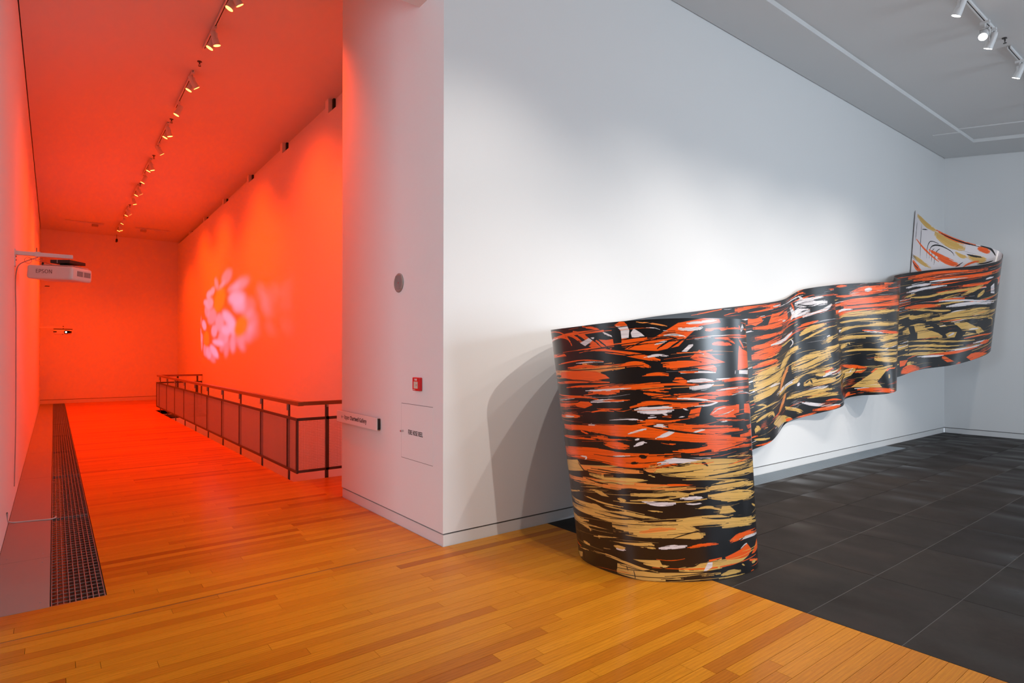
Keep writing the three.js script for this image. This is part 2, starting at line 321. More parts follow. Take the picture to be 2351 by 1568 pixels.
// ------------------------------------------------------------------ corridor: cover plates and grates along the left wall
{
  const zs = [-4.735, -5.9, -7.25, -9.7, -12.1, -14.5, -16.85, -19.1, -21.3, ZF + 0.02];
  for (let i = 0; i < zs.length - 1; i++) {
    const l = i === 0 ? 'bare floor cover plate between the wall and grate at the timber joint' : i === 1 ? 'floor cover plate with the loose cord lying along its far edge' : `dull floor cover plate beside the corridor grate, ${NTH[i]} from the timber joint`;
    const p = thing('floor_plate', l, 'floor plate', [XL, 0, zs[i]], 0, 'floor cover plates along the corridor wall');
    part(p, 'sheet', box(0.004, 0.318, -0.02, 0.002, zs[i + 1] - zs[i] + 0.0025, -0.0025), M.plate);
    if (i < 2) for (const [x, z] of [[0.05, -0.12], [0.27, -0.12], [0.05, zs[i + 1] - zs[i] + 0.12], [0.27, zs[i + 1] - zs[i] + 0.12]]) part(p, 'screw', cyl(0.005, 0.003, 10), M.alu, [x, 0.0025, z]);
  }
  const gz = [-4.735, -7.25, -9.7, -12.1, -14.5, -16.85, -19.1, -21.3, ZF + 0.02];
  for (let i = 0; i < gz.length - 1; i++) {
    const len = gz[i] - gz[i + 1];
    const g = thing('floor_grate', `steel floor grate along the corridor, ${NTH[i]} section from the timber joint`, 'grate', [-0.012, 0, gz[i]], 0, 'floor grate sections down the corridor');
    for (let k = 0; k < 10; k++) { const x = 0.002 + k * 0.0312; part(g, 'bearing_bar', box(x, x + 0.0045, -0.03, 0.0, -len + 0.004, -0.004), M.grate); }
    const n = Math.round(len / 0.0757);
    for (let k = 1; k < n; k++) part(g, 'cross_rod', box(0.002, 0.288, -0.010, -0.004, -k * len / n - 0.003, -k * len / n + 0.003), M.grate);
    for (const z of [-0.004, -len + 0.001]) part(g, 'end_bar', box(0.002, 0.288, -0.03, 0, z, z + 0.003), M.grate);
  }
  const t = struct('trim_1', 'concrete trench under the corridor floor grate');
  part(t, 'trench', mergeGeometries([box(XL, 0.285, -0.72, -0.7, ZF, -4.735), box(XL, XL + 0.004, -0.72, -0.021, ZF, -4.735), box(-0.02, -0.014, -0.72, -0.021, ZF, -4.735), box(0.281, 0.285, -0.72, -0.021, ZF, -4.735), box(XL, 0.285, -0.72, -0.021, -4.737, -4.735)]), M.concrete);
}

// ------------------------------------------------------------------ railing round the void
{
  const r = thing('railing', 'dark steel railing with wire mesh panels round the stair void', 'railing', [VX0, 0, VZ0]);
  const ang = Math.atan2(VX1 - VX0, VZ1 - VZ0), L = Math.hypot(VX1 - VX0, VZ1 - VZ0);
  const frameLong = new THREE.Matrix4().makeRotationY(ang + Math.PI).setPosition(0, 0, 0);      // local -z runs down the corridor
  const put = (m, mat) => { m.applyMatrix4(mat); return m; };
  const frameFront = new THREE.Matrix4();
  const frameFar = new THREE.Matrix4().makeTranslation(VX1 - VX0, 0, VZ1 - VZ0);
  const add = (name, g, mat, fr, parent = r) => { const p = part(parent, name, g, mat); p.applyMatrix4(fr); return p; };
  const Y = { b0: 0.098, b1: 0.13, t0: 0.752, t1: 0.786, h0: 0.938, h1: 0.986 };
  // long side: sections of 1.2 m, posts behind the mesh
  const posts = []; for (let k = 0; k < 10; k++) posts.push(-0.395 - 1.205 * k);
  for (const z of posts) {
    add('post', box(0.055, 0.067, -0.16, 0.945, z - 0.027, z + 0.027), M.steel, frameLong);
    add('bracket', box(0.03, 0.055, 0.86, 0.94, z - 0.012, z + 0.012), M.alu, frameLong);
  }
  const mesh = (len, h, axis) => {                    // woven wires, 20 mm apart
    const list = [], w = 0.0014;
    for (let a = 0.02; a < len; a += 0.02) list.push(axis === 'z' ? box(-w, w, 0, h, -a - w, -a + w) : box(a - w, a + w, 0, h, -w, w));
    for (let y = 0.02; y < h; y += 0.02) list.push(axis === 'z' ? box(-w + 0.002, w + 0.002, y - w, y + w, -len, 0) : box(0, len, y - w, y + w, -w + 0.002, w + 0.002));
    return mergeGeometries(list);
  };
  const edges = [0.0, ...posts.map((z) => z), -L];
  for (let k = 0; k < edges.length - 1; k++) {
    const a = edges[k], b = edges[k + 1];
    const fr = add('panel_frame', mergeGeometries([box(0.03, 0.05, Y.b0, Y.b1, b, a), box(0.03, 0.05, Y.t0, Y.t1, b, a), box(0.03, 0.05, Y.b0, Y.t1, a - 0.011, a), box(0.03, 0.05, Y.b0, Y.t1, b, b + 0.011)]), M.steel, frameLong);
    const g = mesh(a - b - 0.02, Y.t0 - Y.b1, 'z'); g.translate(0.04, Y.b1, a - 0.01);
    const w = part(fr, 'wire_mesh', g, M.wire); w.userData.kind = 'stuff';
  }
  add('handrail', box(0.045, 0.115, Y.h0, Y.h1, -L - 0.03, 0.0), M.handrail, frameLong);
  // front and far sides, along x
  for (const [fr, far] of [[frameFront, false], [frameFar, true]]) {
    const s = far ? 1 : -1, wx = XR - (far ? VX1 : VX0) - 0.005, z0 = s * 0.04, edge = far ? [0.03, wx] : [0.03, 0.43, wx];
    add('handrail', box(0.045, wx, Y.h0, Y.h1, Math.min(s * 0.045, s * 0.115), Math.max(s * 0.045, s * 0.115)), M.handrail, fr);
    for (const x of far ? [0.55, 1.05] : [0.43]) {
      add('post', box(x - 0.022, x + 0.022, -0.16, 0.945, Math.min(s * 0.055, s * 0.067), Math.max(s * 0.055, s * 0.067)), M.steel, fr);
      add('bracket', box(x - 0.012, x + 0.012, 0.91, 0.94, Math.min(s * 0.03, s * 0.055), Math.max(s * 0.03, s * 0.055)), M.alu, fr);
    }
    for (let k = 0; k < edge.length - 1; k++) {
      const a = edge[k], b = edge[k + 1];
      const p = add('panel_frame', mergeGeometries([box(a, b, Y.b0, Y.b1, z0 - 0.01, z0 + 0.01), box(a, b, Y.t0, Y.t1, z0 - 0.01, z0 + 0.01), box(a, a + 0.02, Y.b0, Y.t1, z0 - 0.01, z0 + 0.01), box(b - 0.02, b, Y.b0, Y.t1, z0 - 0.01, z0 + 0.01)]), M.steel, fr);
      const g = mesh(b - a - 0.03, Y.t0 - Y.b1, 'x'); g.translate(a + 0.015, Y.b1, z0);
      const w = part(p, 'wire_mesh', g, M.wire); w.userData.kind = 'stuff';
    }
  }
}

// ------------------------------------------------------------------ fittings on the end face of the white wall block
const fontBold = await new FontLoader().loadAsync('fonts/droid/droid_sans_bold.typeface.json');
const fontRegular = await new FontLoader().loadAsync('fonts/droid/droid_sans_regular.typeface.json');
function lettering(text, font, size, depth = 0.0012, squeeze = 1) {
  const g = new TextGeometry(text, { font, size, depth, curveSegments: 4, bevelEnabled: false }); g.scale(squeeze, 1, 1); g.computeBoundingBox(); return g;
}
const FACE = -Math.PI / 2;                            // a local frame whose x runs towards +z world on a face that looks to -x
{
  const s = thing('wall_speaker', 'round flush speaker grille high on the end face of the white wall', 'speaker', [XP, 2.256, -5.03], FACE);
  const ring = new THREE.LatheGeometry([[0.074, 0.0], [0.1, 0.0], [0.1, 0.006], [0.092, 0.013], [0.077, 0.013], [0.074, 0.008]].map((p) => new THREE.Vector2(...p)), 48);
  part(s, 'rim', ring.scale(0.9, 1, 0.9), M.plate, [0, 0, 0], [Math.PI / 2, 0, 0]);
  part(s, 'grille', new THREE.CylinderGeometry(0.069, 0.069, 0.008, 48), M.grille, [0, 0, 0.005], [Math.PI / 2, 0, 0]);
  for (let k = 1; k < 6; k++) part(s, 'grille_ring', new THREE.TorusGeometry(k * 0.0115, 0.0012, 6, 40), M.grille, [0, 0, 0.0095]);
  part(s, 'centre_dot', cyl(0.005, 0.003, 12), M.red, [0, 0, 0.0105], [Math.PI / 2, 0, 0]);
  for (const a of [0.9, 2.2, 4.0, 5.4]) part(s, 'screw', cyl(0.004, 0.003, 10), M.groove, [0.077 * Math.cos(a), 0.077 * Math.sin(a), 0.013], [Math.PI / 2, 0, 0]);
}
{
  const a = thing('fire_call_point', 'red fire alarm call point with pale break panel above the hose reel door', 'fire alarm', [XP, 1.329, -4.65], FACE);
  part(a, 'housing', new RoundedBoxGeometry(0.128, 0.118, 0.032, 4, 0.008).translate(0, 0, 0.016), M.red);
  part(a, 'break_panel', new RoundedBoxGeometry(0.07, 0.062, 0.006, 3, 0.003).translate(0.002, -0.008, 0.0325), new THREE.MeshStandardMaterial({ color: new THREE.Color().setRGB(0.60, 0.56, 0.46), roughness: 0.5 }));
  part(a, 'latch_mark', box(0.008, 0.032, -0.008, -0.004, 0.035, 0.0365), M.steel);
  const t = lettering('FIRE', fontBold, 0.017); part(a, 'lettering', t, M.signWhite, [-t.boundingBox.max.x / 2, 0.031, 0.032]);
  part(a, 'maker_mark', box(-0.054, -0.01, -0.051, -0.047, 0.032, 0.0328), M.signWhite);
}
{
  const d = thing('hose_reel_door', 'flush white fire hose reel door in the end face of the wall', 'cabinet door', [XP, 0.645, -4.69], FACE);
  const w = 0.574, h = 0.494;
  part(d, 'gap_frame', mergeGeometries([box(-w / 2, w / 2, -0.004, 0.0, -0.002, 0.0012), box(-w / 2, w / 2, h, h + 0.004, -0.002, 0.0012), box(-w / 2, -w / 2 + 0.003, 0, h, -0.002, 0.0012)]), M.groove);
  part(d, 'leaf', box(-w / 2 + 0.003, w / 2, 0, h, -0.002, 0.002), M.wall);
  const k = part(d, 'knob', cyl(0.009, 0.03, 16), M.chrome, [-0.248, 0.243, 0.017], [Math.PI / 2, 0, 0]);
  part(k, 'lock_face', cyl(0.006, 0.002, 12), M.red, [0, 0.0155, 0]);
  const t = lettering('FIRE HOSE REEL', fontBold, 0.042, 0.0012, 0.62); part(d, 'lettering', t, M.ink, [-0.155, 0.222, 0.002]);
}
{
  const s = thing('wall_sign', 'white gallery direction sign with dark lettering projecting past the wall edge', 'sign', [XP, 0.845, -5.42], FACE);
  part(s, 'board', box(-1.035, 0, -0.003, 0.118, 0.034, 0.042), M.signWhite);
  part(s, 'holder', box(-0.99, -0.01, 0.008, 0.106, 0, 0.034), M.steel);
  part(s, 'end_cap', box(-0.006, 0.0, 0.004, 0.111, 0.006, 0.034), M.black);
  const arrow = [box(-0.90, -0.845, 0.0565, 0.0605, 0.042, 0.0432)];
  for (const q of [1, -1]) { const g = box(0, 0.024, -0.002, 0.002, 0, 0.0012); g.rotateZ(q * 0.75); g.translate(-0.90, 0.0585, 0.042); arrow.push(g); }
  part(s, 'arrow', mergeGeometries(arrow), M.ink);
  const a = lettering('Upper', fontRegular, 0.042, 0.0012, 0.88), b = lettering('Chartwell Gallery', fontBold, 0.042, 0.0012, 0.86);
  part(s, 'lettering', a, M.ink, [-0.825, 0.042, 0.042]);
  part(s, 'lettering', b, M.ink, [-0.825 + a.boundingBox.max.x + 0.018, 0.042, 0.042]);
}

// ------------------------------------------------------------------ track lighting
const trackSection = (name, label, group, x0, x1, z0, z1, hfun) => {
  const along = Math.abs(z1 - z0) > Math.abs(x1 - x0), len = along ? Math.abs(z1 - z0) : Math.abs(x1 - x0), cx = (x0 + x1) / 2, cz = (z0 + z1) / 2, y = hfun(cz);
  const t = thing(name, label, 'light track', [cx, y, cz], 0, group);
  const w = 0.018;
  const bx = (a, b, c, d, e, f) => (along ? box(c, d, e, f, a, b) : box(a, b, e, f, c, d));
  part(t, 'channel', mergeGeometries([bx(-len / 2, len / 2, -w, -0.006, -0.036, 0.004), bx(-len / 2, len / 2, 0.006, w, -0.036, 0.004), bx(-len / 2, len / 2, -w, w, -0.004, 0.006)]), M.white);
  part(t, 'slot', bx(-len / 2 + 0.02, len / 2 - 0.02, -0.006, 0.006, -0.03, -0.02), M.black);
  if (along) t.rotation.x = -Math.atan((hfun(z1) - hfun(z0)) / (z1 - z0));
  return t;
};
const lampGeo = {
  adaptor: box(-0.016, 0.016, -0.025, 0, -0.045, 0.045), stem: cyl(0.008, 0.07, 10),
  yoke: mergeGeometries([box(-0.048, -0.044, -0.05, 0.02, -0.012, 0.012), box(0.044, 0.048, -0.05, 0.02, -0.012, 0.012), box(-0.048, 0.048, 0.018, 0.022, -0.012, 0.012)]),
  can: new THREE.LatheGeometry([[0.0, 0.09], [0.026, 0.085], [0.034, 0.06], [0.042, -0.05], [0.044, -0.085], [0.040, -0.085], [0.036, -0.062]].map((p) => new THREE.Vector2(...p)), 24),
  lens: new THREE.CylinderGeometry(0.0405, 0.0405, 0.006, 24),
};
function spotlight(label, group, pos, aim, opt) {     // pos: where it clips to the track; aim: a point it shines at
  const t = thing('track_spotlight', label, 'spotlight', pos, 0, group);
  part(t, 'adaptor', lampGeo.adaptor, M.white);
  part(t, 'stem', lampGeo.stem, M.white, [0, -0.05, 0]);
  const head = new THREE.Vector3(pos[0], pos[1] - 0.13, pos[2]), dir = new THREE.Vector3(...aim).sub(head).normalize();
  const yaw = Math.atan2(-dir.x, -dir.z) ;
  part(t, 'yoke', lampGeo.yoke, M.white, [0, -0.1, 0], [0, yaw, 0]);
  const can = part(t, 'lamp_body', lampGeo.can, M.white, [0, -0.13, 0]);
  can.quaternion.setFromUnitVectors(new THREE.Vector3(0, -1, 0), dir);
  const lens = part(can, 'lamp_lens', lampGeo.lens, opt.glow, [0, -0.0835, 0]); lens.castShadow = false;
  const l = new THREE.SpotLight(opt.color, opt.power, 0, opt.angle, opt.penumbra ?? 0.6, 2);
  l.position.copy(head).addScaledVector(dir, 0.1); l.target.position.set(...aim); l.castShadow = true; l.shadow.radius = opt.soft ?? 1.5; l.shadow.mapSize.set(1024, 1024);
  scene.add(l, l.target);
  return t;
}
{
  const TX = 1.56, hf = (z) => corridorCeil(z);
  const segs = [[-6.6, -8.66], [-9.45, -10.96], [-11.75, -13.2], [-14.05, -15.4], [-16.3, -17.7], [-18.7, -20.1], [-21.0, -22.4]];
  for (const [i, [a, b]] of segs.entries()) trackSection('light_track', `slotted track on the corridor ceiling, ${NTH[i]} section from the gallery`, 'corridor track sections', TX, TX, a, b, hf);
  const lamps = [[-7.03, 'LR'], [-8.07, 'LR'], [-9.52, 'LR'], [-10.6, 'L'], [-11.8, 'LR'], [-12.95, 'R'], [-14.1, 'LR'], [-15.1, 'L'], [-16.35, 'LR'], [-17.42, 'R'], [-18.78, 'LR'], [-19.98, 'L'], [-21.15, 'LR']];
  const count = { L: 0, R: 0 };
  for (const [z, k] of lamps) for (const c of k) {
    const s = c === 'L' ? -1 : 1, zz = z + (s > 0 ? 0.06 : -0.06);
    spotlight(c === 'L' ? `orange corridor spotlight turned to the projector wall, ${NTH[count.L++]} from the gallery` : `orange corridor spotlight turned to the stair void wall, ${NTH[count.R++]} from the gallery`,
      c === 'L' ? 'corridor spotlights facing the projector wall' : 'corridor spotlights facing the void wall',
      [TX, hf(zz) - 0.036, zz], c === 'L' ? [XL, 1.2, zz - 0.5] : [XR, count.R % 2 ? 2.8 : -0.6, zz - 0.4], { color: SPOT_ORANGE, power: POWER.corridor * (c === 'L' ? (z > -9 ? 0.08 : z > -11 ? 0.5 : 0.95) : z > -9 ? 0.85 : 1.1), angle: 0.95, penumbra: 0.9, glow: M.glowOrange, soft: 2 });
  }
  // dark unlit fitting at the end of the track
  const u = thing('ceiling_sensor', 'small black fitting hanging at the end of the corridor track', 'sensor', [1.62, corridorCeil(-23.2), -23.2]);
  part(u, 'stem', cyl(0.006, 0.15, 8), M.steel, [0, -0.075, 0]); part(u, 'body', new THREE.CapsuleGeometry(0.03, 0.05, 6, 14), M.black, [0, -0.19, 0]); part(u, 'lens', new THREE.SphereGeometry(0.026, 14, 10), M.steel, [-0.012, -0.235, 0.01]);
  // short cross tracks near the far end
  for (const [a, b, bx] of [[0.25, 1.2, 0.97], [1.98, 2.92, 2.2]]) {
    trackSection('cross_track', a < 1 ? 'short cross track on the far corridor ceiling nearer the projector wall' : 'short cross track on the far corridor ceiling nearer the void wall', undefined, a, b, -21.6, -21.6, hf);
    const e = thing('emergency_fitting', a < 1 ? 'small box fitting under the cross track nearer the projector wall' : 'small box fitting under the cross track nearer the void wall', 'ceiling fitting', [bx, hf(-21.6) - 0.036, -21.6]);
    part(e, 'body', new RoundedBoxGeometry(0.16, 0.07, 0.1, 3, 0.012).translate(0, -0.05, 0), M.wire); part(e, 'stem', box(-0.02, 0.02, -0.02, 0, -0.015, 0.015), M.white);
  }
}
function sprinkler(label, pos, group) {
  const s = thing('sprinkler_head', label, 'sprinkler', pos, 0, group);
  part(s, 'rose', cyl(0.03, 0.006, 20), M.steel, [0, -0.003, 0]); part(s, 'nozzle', cyl(0.009, 0.035, 12), M.steel, [0, -0.022, 0]);
  part(s, 'frame', new THREE.TorusGeometry(0.012, 0.0025, 6, 16), M.steel, [0, -0.05, 0]); part(s, 'deflector', cyl(0.018, 0.003, 16), M.steel, [0, -0.064, 0]);
}
for (const [i, z] of [-9.12, -11.58, -13.84, -16.2, -18.58].entries()) sprinkler(`small dark sprinkler head between corridor tracks, ${NTH[i]} from the gallery`, [1.585, corridorCeil(z), z], 'corridor sprinklers');
{
  const hf = (z) => galleryCeil(z) + 0.06, TZ = -2.02, y = hf(TZ) - 0.036;
  for (const [a, b] of [[1.6, 4.4], [4.9, 8.55], [9.12, 12.6]]) trackSection('gallery_track', a < 9 ? (a < 4 ? 'white light track on the gallery ceiling nearest the corridor' : 'white light track on the gallery ceiling in line with the sculpture') : 'white light track on the gallery ceiling near the end wall', undefined, a, b, TZ, TZ, hf);
  sprinkler('sprinkler head on the gallery ceiling between two light tracks', [8.86, hf(TZ), -2.0]);
  const list = [
    [2.5, [3.2, 0.4, ZW], 1.3, 'spotlight on the gallery track nearest the corridor, aimed past the sculpture'],
    [3.9, [3.6, 0.2, -2.7], 1.3, 'spotlight on the gallery track above the front loop of the sculpture'],
    [5.4, [5.0, 0.6, ZW], 0.75, 'spotlight on the gallery track over the low part of the sculpture'],
    [6.5, [6.3, 0.6, ZW], 0.78, 'spotlight on the middle gallery track over the wavy part'],
    [7.35, [7.6, 0.6, ZW], 0.88, 'spotlight on the middle gallery track behind the lit pair'],
    [8.17, [3.2, 0.2, -2.2], 1.25, 'brightly shining spotlight of the pair at the gallery track end'],
    [8.42, [9.2, 0.7, ZW], 0.85, 'white spotlight of the pair turned down to the wall'],
    [9.6, [10.2, 0.9, ZW], 0.7, 'spotlight at the start of the track near the end wall'],
    [11.4, [14.0, 1.0, -3.4], 0.5, 'spotlight on the track near the end wall over the rising loop'],
  ];
  for (const [x, aim, p, label] of list) spotlight(label, undefined, [x, y, TZ], aim, { color: SPOT_WHITE, power: POWER.gallery * p, angle: 0.74, penumbra: 0.85, glow: M.glowWhite, soft: 1 });
  // a second track further into the room lights the face of the sculpture and the foot of the wall
  const TZ2 = 0.9, y2 = hf(TZ2) - 0.048;
  trackSection('gallery_track', 'white light track on the gallery ceiling facing the sculpture from inside the room', undefined, 2.0, 11.0, TZ2, TZ2, (z) => hf(z) - 0.012);
  const front = [[3.0, [3.3, 0.6, -3.2], 0.9], [5.4, [5.6, 0.6, ZW], 1], [7.6, [7.8, 0.5, ZW], 1], [9.9, [9.6, 0.5, ZW], 0.9]];
  front.forEach(([x, aim, p], i) => spotlight(`spotlight on the gallery track facing the sculpture, ${NTH[i]} from the corridor`, 'spotlights of the inner gallery track', [x, y2, TZ2], aim, { color: SPOT_WHITE, power: 30 * p, angle: 0.5, penumbra: 0.9, glow: M.glowWhite, soft: 1.5 }));
}

// ------------------------------------------------------------------ projectors on the left wall
{
  // wall bracket with its arm
  const b = thing('projector_bracket', 'pale wall bracket arm holding the large white projector', 'bracket', [XL, 2.53, -8.35]);
  part(b, 'wall_plate', box(0, 0.008, 0, 0.185, -0.05, 0.05), M.projector);
  part(b, 'arm', new RoundedBoxGeometry(0.5, 0.042, 0.05, 3, 0.004).translate(0.256, 0.148, 0), M.projector);
  part(b, 'collar', box(0.17, 0.215, 0.122, 0.174, -0.029, 0.029), M.projector);
  part(b, 'clamp_bolt', cyl(0.004, 0.05, 8), M.steel, [0.185, 0.195, 0]);
  for (const y of [0.07, 0.11]) part(b, 'screw', cyl(0.006, 0.01, 8), M.black, [0.01, y, 0], [0, 0, Math.PI / 2]);
  const y0 = 2.383, c = new THREE.Vector3(0.15, y0, -7.85).add(new THREE.Vector3(-0.198, 0, -0.152)).add(new THREE.Vector3(0.0976, 0, -0.1268));
  const p = thing('video_projector', 'large white video projector on the near wall bracket', 'projector', [c.x, c.y, c.z], -YAW);
  p.rotation.set(0, -YAW, -0.045);
  // body: a flattened hull with rounded corners, drawn in lid
  const sh = new THREE.Shape(); const hw = 0.25, hd = 0.16, rc = 0.05;
  sh.moveTo(-hw + rc, -hd); sh.lineTo(hw - rc * 0.7, -hd); sh.quadraticCurveTo(hw, -hd, hw, -hd + rc * 0.7); sh.lineTo(hw, hd - rc); sh.quadraticCurveTo(hw, hd, hw - rc, hd); sh.lineTo(-hw + rc, hd); sh.quadraticCurveTo(-hw, hd, -hw, hd - rc); sh.lineTo(-hw, -hd + rc); sh.quadraticCurveTo(-hw, -hd, -hw + rc, -hd);
  const bg = new THREE.ExtrudeGeometry(sh, { depth: 0.085, bevelEnabled: true, bevelThickness: 0.03, bevelSize: 0.022, bevelOffset: -0.022, bevelSegments: 6, curveSegments: 10 });
  bg.rotateX(-Math.PI / 2); bg.translate(0, 0.03, 0);
  part(p, 'body', toCreasedNormals(bg, 0.6), M.projector);
  const lg = lettering('EPSON', fontRegular, 0.04, 0.0015, 1.05); part(p, 'lettering', lg, new THREE.MeshStandardMaterial({ color: new THREE.Color().setRGB(0.16, 0.1, 0.1), roughness: 0.5 }), [-0.138, 0.06, hd]);
  part(p, 'sensor_window', new RoundedBoxGeometry(0.05, 0.004, 0.012, 2, 0.0018).translate(-0.035, 0.008, hd - 0.016), M.black, null, [0.6, 0, 0]);
  for (let k = 0; k < 14; k++) { const z = hd - 0.075 - k * 0.0145; part(p, 'vent_slat', box(hw - 0.001, hw + 0.003, 0.05, 0.105, z - 0.011, z), k === 6 ? M.projector : M.grille); }
  part(p, 'ceiling_plate', box(-0.13, 0.2, 0.155, 0.159, -0.15, 0.1), M.projector);
  part(p, 'mount_bracket', mergeGeometries([box(-0.02, 0.06, 0.145, 0.181, -0.1, -0.02), box(0.08, 0.12, 0.143, 0.157, 0.02, 0.06), box(-0.125, -0.115, 0.145, 0.18, 0.08, 0.1)]), M.black);
  const m = thing('media_player', 'slim black media player box on top of the large projector', 'media player', [c.x + 0.045, y0 + 0.182, c.z + 0.0], -YAW);
  part(m, 'case', new RoundedBoxGeometry(0.21, 0.034, 0.24, 3, 0.004).translate(0.03, 0.017, -0.01), M.black);
  part(m, 'tie', box(0.0, 0.004, -0.001, 0.036, 0.11, 0.1125), M.cord);
  solo('power_cable', tube([[XL + 0.2, 2.64, -8.285], [XL + 0.12, 2.60, -8.285], [XL + 0.04, 2.545, -8.285], [XL + 0.016, 2.46, -8.285], [XL + 0.014, 2.0, -8.30], [XL + 0.014, 1.6, -8.31], [XL + 0.014, 0.8, -8.29], [XL + 0.014, 0.21, -8.05]], 0.005, 90, 6), M.darkCord, 'thin cable running down the wall below the near projector bracket', 'cable');
  const loop = []; for (let k = 0; k <= 12; k++) { const a = k / 12 * Math.PI * 2; loop.push([XL + 0.115 + 0.03 * Math.sin(a), 2.595 + 0.032 * Math.cos(a), -8.265 + 0.0004 * k]); }
  solo('cable_loop', tube([[XL + 0.32, 2.565, -8.25], [XL + 0.2, 2.6, -8.262], ...loop, [XL + 0.16, 2.61, -8.26], [XL + 0.24, 2.62, -8.26]], 0.0025, 90, 5), M.darkCord, 'thin looped signal lead between the bracket and the projector', 'cable');
  solo('loose_cord', tube([[XL + 0.006, 0.16, -7.0], [XL + 0.008, 0.03, -7.22], [XL + 0.05, 0.008, -7.27], [XL + 0.2, 0.008, -7.235], [XL + 0.32, 0.009, -7.2], [XL + 0.355, 0.008, -7.25], [XL + 0.35, 0.004, -7.31], [XL + 0.34, -0.02, -7.33]], 0.0065, 70, 8), M.cord, 'pale loose cord lying across the floor plate into the grate', 'cord');
}
// second projector: its lens shines at the void wall through a painted slide
const LENS = new THREE.Vector3(0.303, 2.21, -22.0);
{
  const b = thing('wall_mount', 'thin wall arm carrying the small lit projector at the corridor end', 'bracket', [XL, 2.33, -22.2]);
  part(b, 'arm', box(0, 0.62, 0, 0.03, -0.02, 0.02), M.wall); part(b, 'drop_rod', cyl(0.008, 0.1, 8), M.black, [0.56, 0.02, 0]); part(b, 'top_plate', box(0.33, 0.78, -0.035, -0.022, -0.2, 0.16), M.black);
  const p = thing('lit_projector', 'small projector with glowing lens near the far end of the corridor', 'projector', [0.2, 2.135, -22.1], -0.12);
  part(p, 'body', new RoundedBoxGeometry(0.42, 0.13, 0.3, 4, 0.025).translate(0.02, 0.075, -0.05), M.wall);
  part(p, 'lens_ring', new THREE.TorusGeometry(0.038, 0.016, 10, 24), M.black, [0.105, 0.075, 0.1]);
  part(p, 'lamp_lens', new THREE.CylinderGeometry(0.03, 0.03, 0.01, 20), new THREE.MeshStandardMaterial({ color: 0x000000, emissive: new THREE.Color().setRGB(1, 0.97, 0.95), emissiveIntensity: 8 }), [0.105, 0.075, 0.1], [Math.PI / 2, 0, 0]);
  part(p, 'vent', box(0.175, 0.235, 0.045, 0.11, 0.098, 0.104), M.black); part(p, 'vent', box(-0.2, -0.12, 0.06, 0.1, 0.098, 0.102), M.steel);
  part(p, 'foot', cyl(0.012, 0.012, 10), M.black, [0.02, 0.005, 0.07]);
}

// ------------------------------------------------------------------ the ribbon sculpture
// stations along the sheet: foot (x, y, z) and head (x, y, z), from the free front end round the loop and along the wall to the end fixed high on it
const ST = [[4.300,0.004,-2.500, 4.170,1.835,-2.530],[4.250,0.004,-2.440, 4.110,1.845,-2.465],[4.130,0.004,-2.395, 3.990,1.850,-2.415],[3.930,0.004,-2.390, 3.780,1.852,-2.410],[3.660,0.004,-2.466, 3.500,1.848,-2.500],[3.410,0.004,-2.630, 3.220,1.835,-2.700],[3.270,0.004,-2.790, 3.060,1.815,-2.900],[3.225,0.004,-2.957, 3.010,1.800,-3.060],
[3.225,0.004,-3.230, 3.000,1.785,-3.320],[3.295,0.004,-3.390, 3.075,1.785,-3.490],[3.470,0.008,-3.580, 3.290,1.800,-3.700],[3.760,0.020,-3.790, 3.660,1.830,-3.930],[4.300,0.060,-3.980, 4.200,1.873,-4.080],[5.200,0.140,-4.060, 5.007,1.987,-4.136],[6.200,0.270,-4.090, 5.956,2.098,-4.156],[7.006,0.397,-4.086, 6.628,2.177,-4.156],
[7.269,0.448,-4.036, 7.313,2.255,-4.146],[7.614,0.521,-4.106, 7.644,2.301,-4.136],[7.888,0.590,-4.186, 7.909,2.349,-4.156],[8.026,0.638,-4.206, 8.120,2.409,-4.186],[8.286,0.680,-4.201, 8.253,2.460,-4.186],[8.607,0.726,-4.136, 8.328,2.499,-4.156],[8.955,0.775,-4.036, 8.469,2.531,-4.096],[9.208,0.822,-3.976, 8.691,2.566,-4.036],
[9.333,0.858,-3.996, 8.910,2.594,-3.996],[9.666,0.913,-4.126, 9.099,2.618,-3.976],[9.929,0.958,-4.016, 9.436,2.652,-3.906],[10.086,0.972,-3.816, 9.896,2.691,-3.816],[10.270,0.999,-3.696, 10.406,2.734,-3.756],[10.432,1.032,-3.686, 10.792,2.782,-3.776],[10.620,1.070,-3.816, 11.172,2.848,-3.896],[10.830,1.120,-4.046, 11.469,2.910,-4.066],
[11.080,1.165,-4.116, 11.599,2.959,-4.146],[11.416,1.205,-4.016, 12.049,3.043,-4.126],[11.808,1.309,-3.896, 12.356,3.091,-3.996],[12.118,1.357,-3.766, 12.599,3.126,-3.836],[12.400,1.398,-3.556, 12.935,3.166,-3.616],[12.743,1.471,-3.396, 13.125,3.191,-3.376],[13.086,1.563,-3.266, 13.388,3.245,-3.226],[13.250,1.620,-3.220, 13.600,3.302,-3.146],
[13.430,1.700,-3.230, 13.860,3.410,-3.156],[13.530,1.800,-3.380, 13.970,3.496,-3.204],[13.480,1.910,-3.586, 13.920,3.596,-3.352],[13.320,2.030,-3.786, 13.720,3.681,-3.569],[13.060,2.160,-3.956, 13.470,3.781,-3.773],[12.780,2.310,-4.096, 13.210,3.934,-3.974],[12.600,2.400,-4.176, 13.030,4.089,-4.108],[12.450,2.470,-4.216, 12.808,4.295,-4.216]];
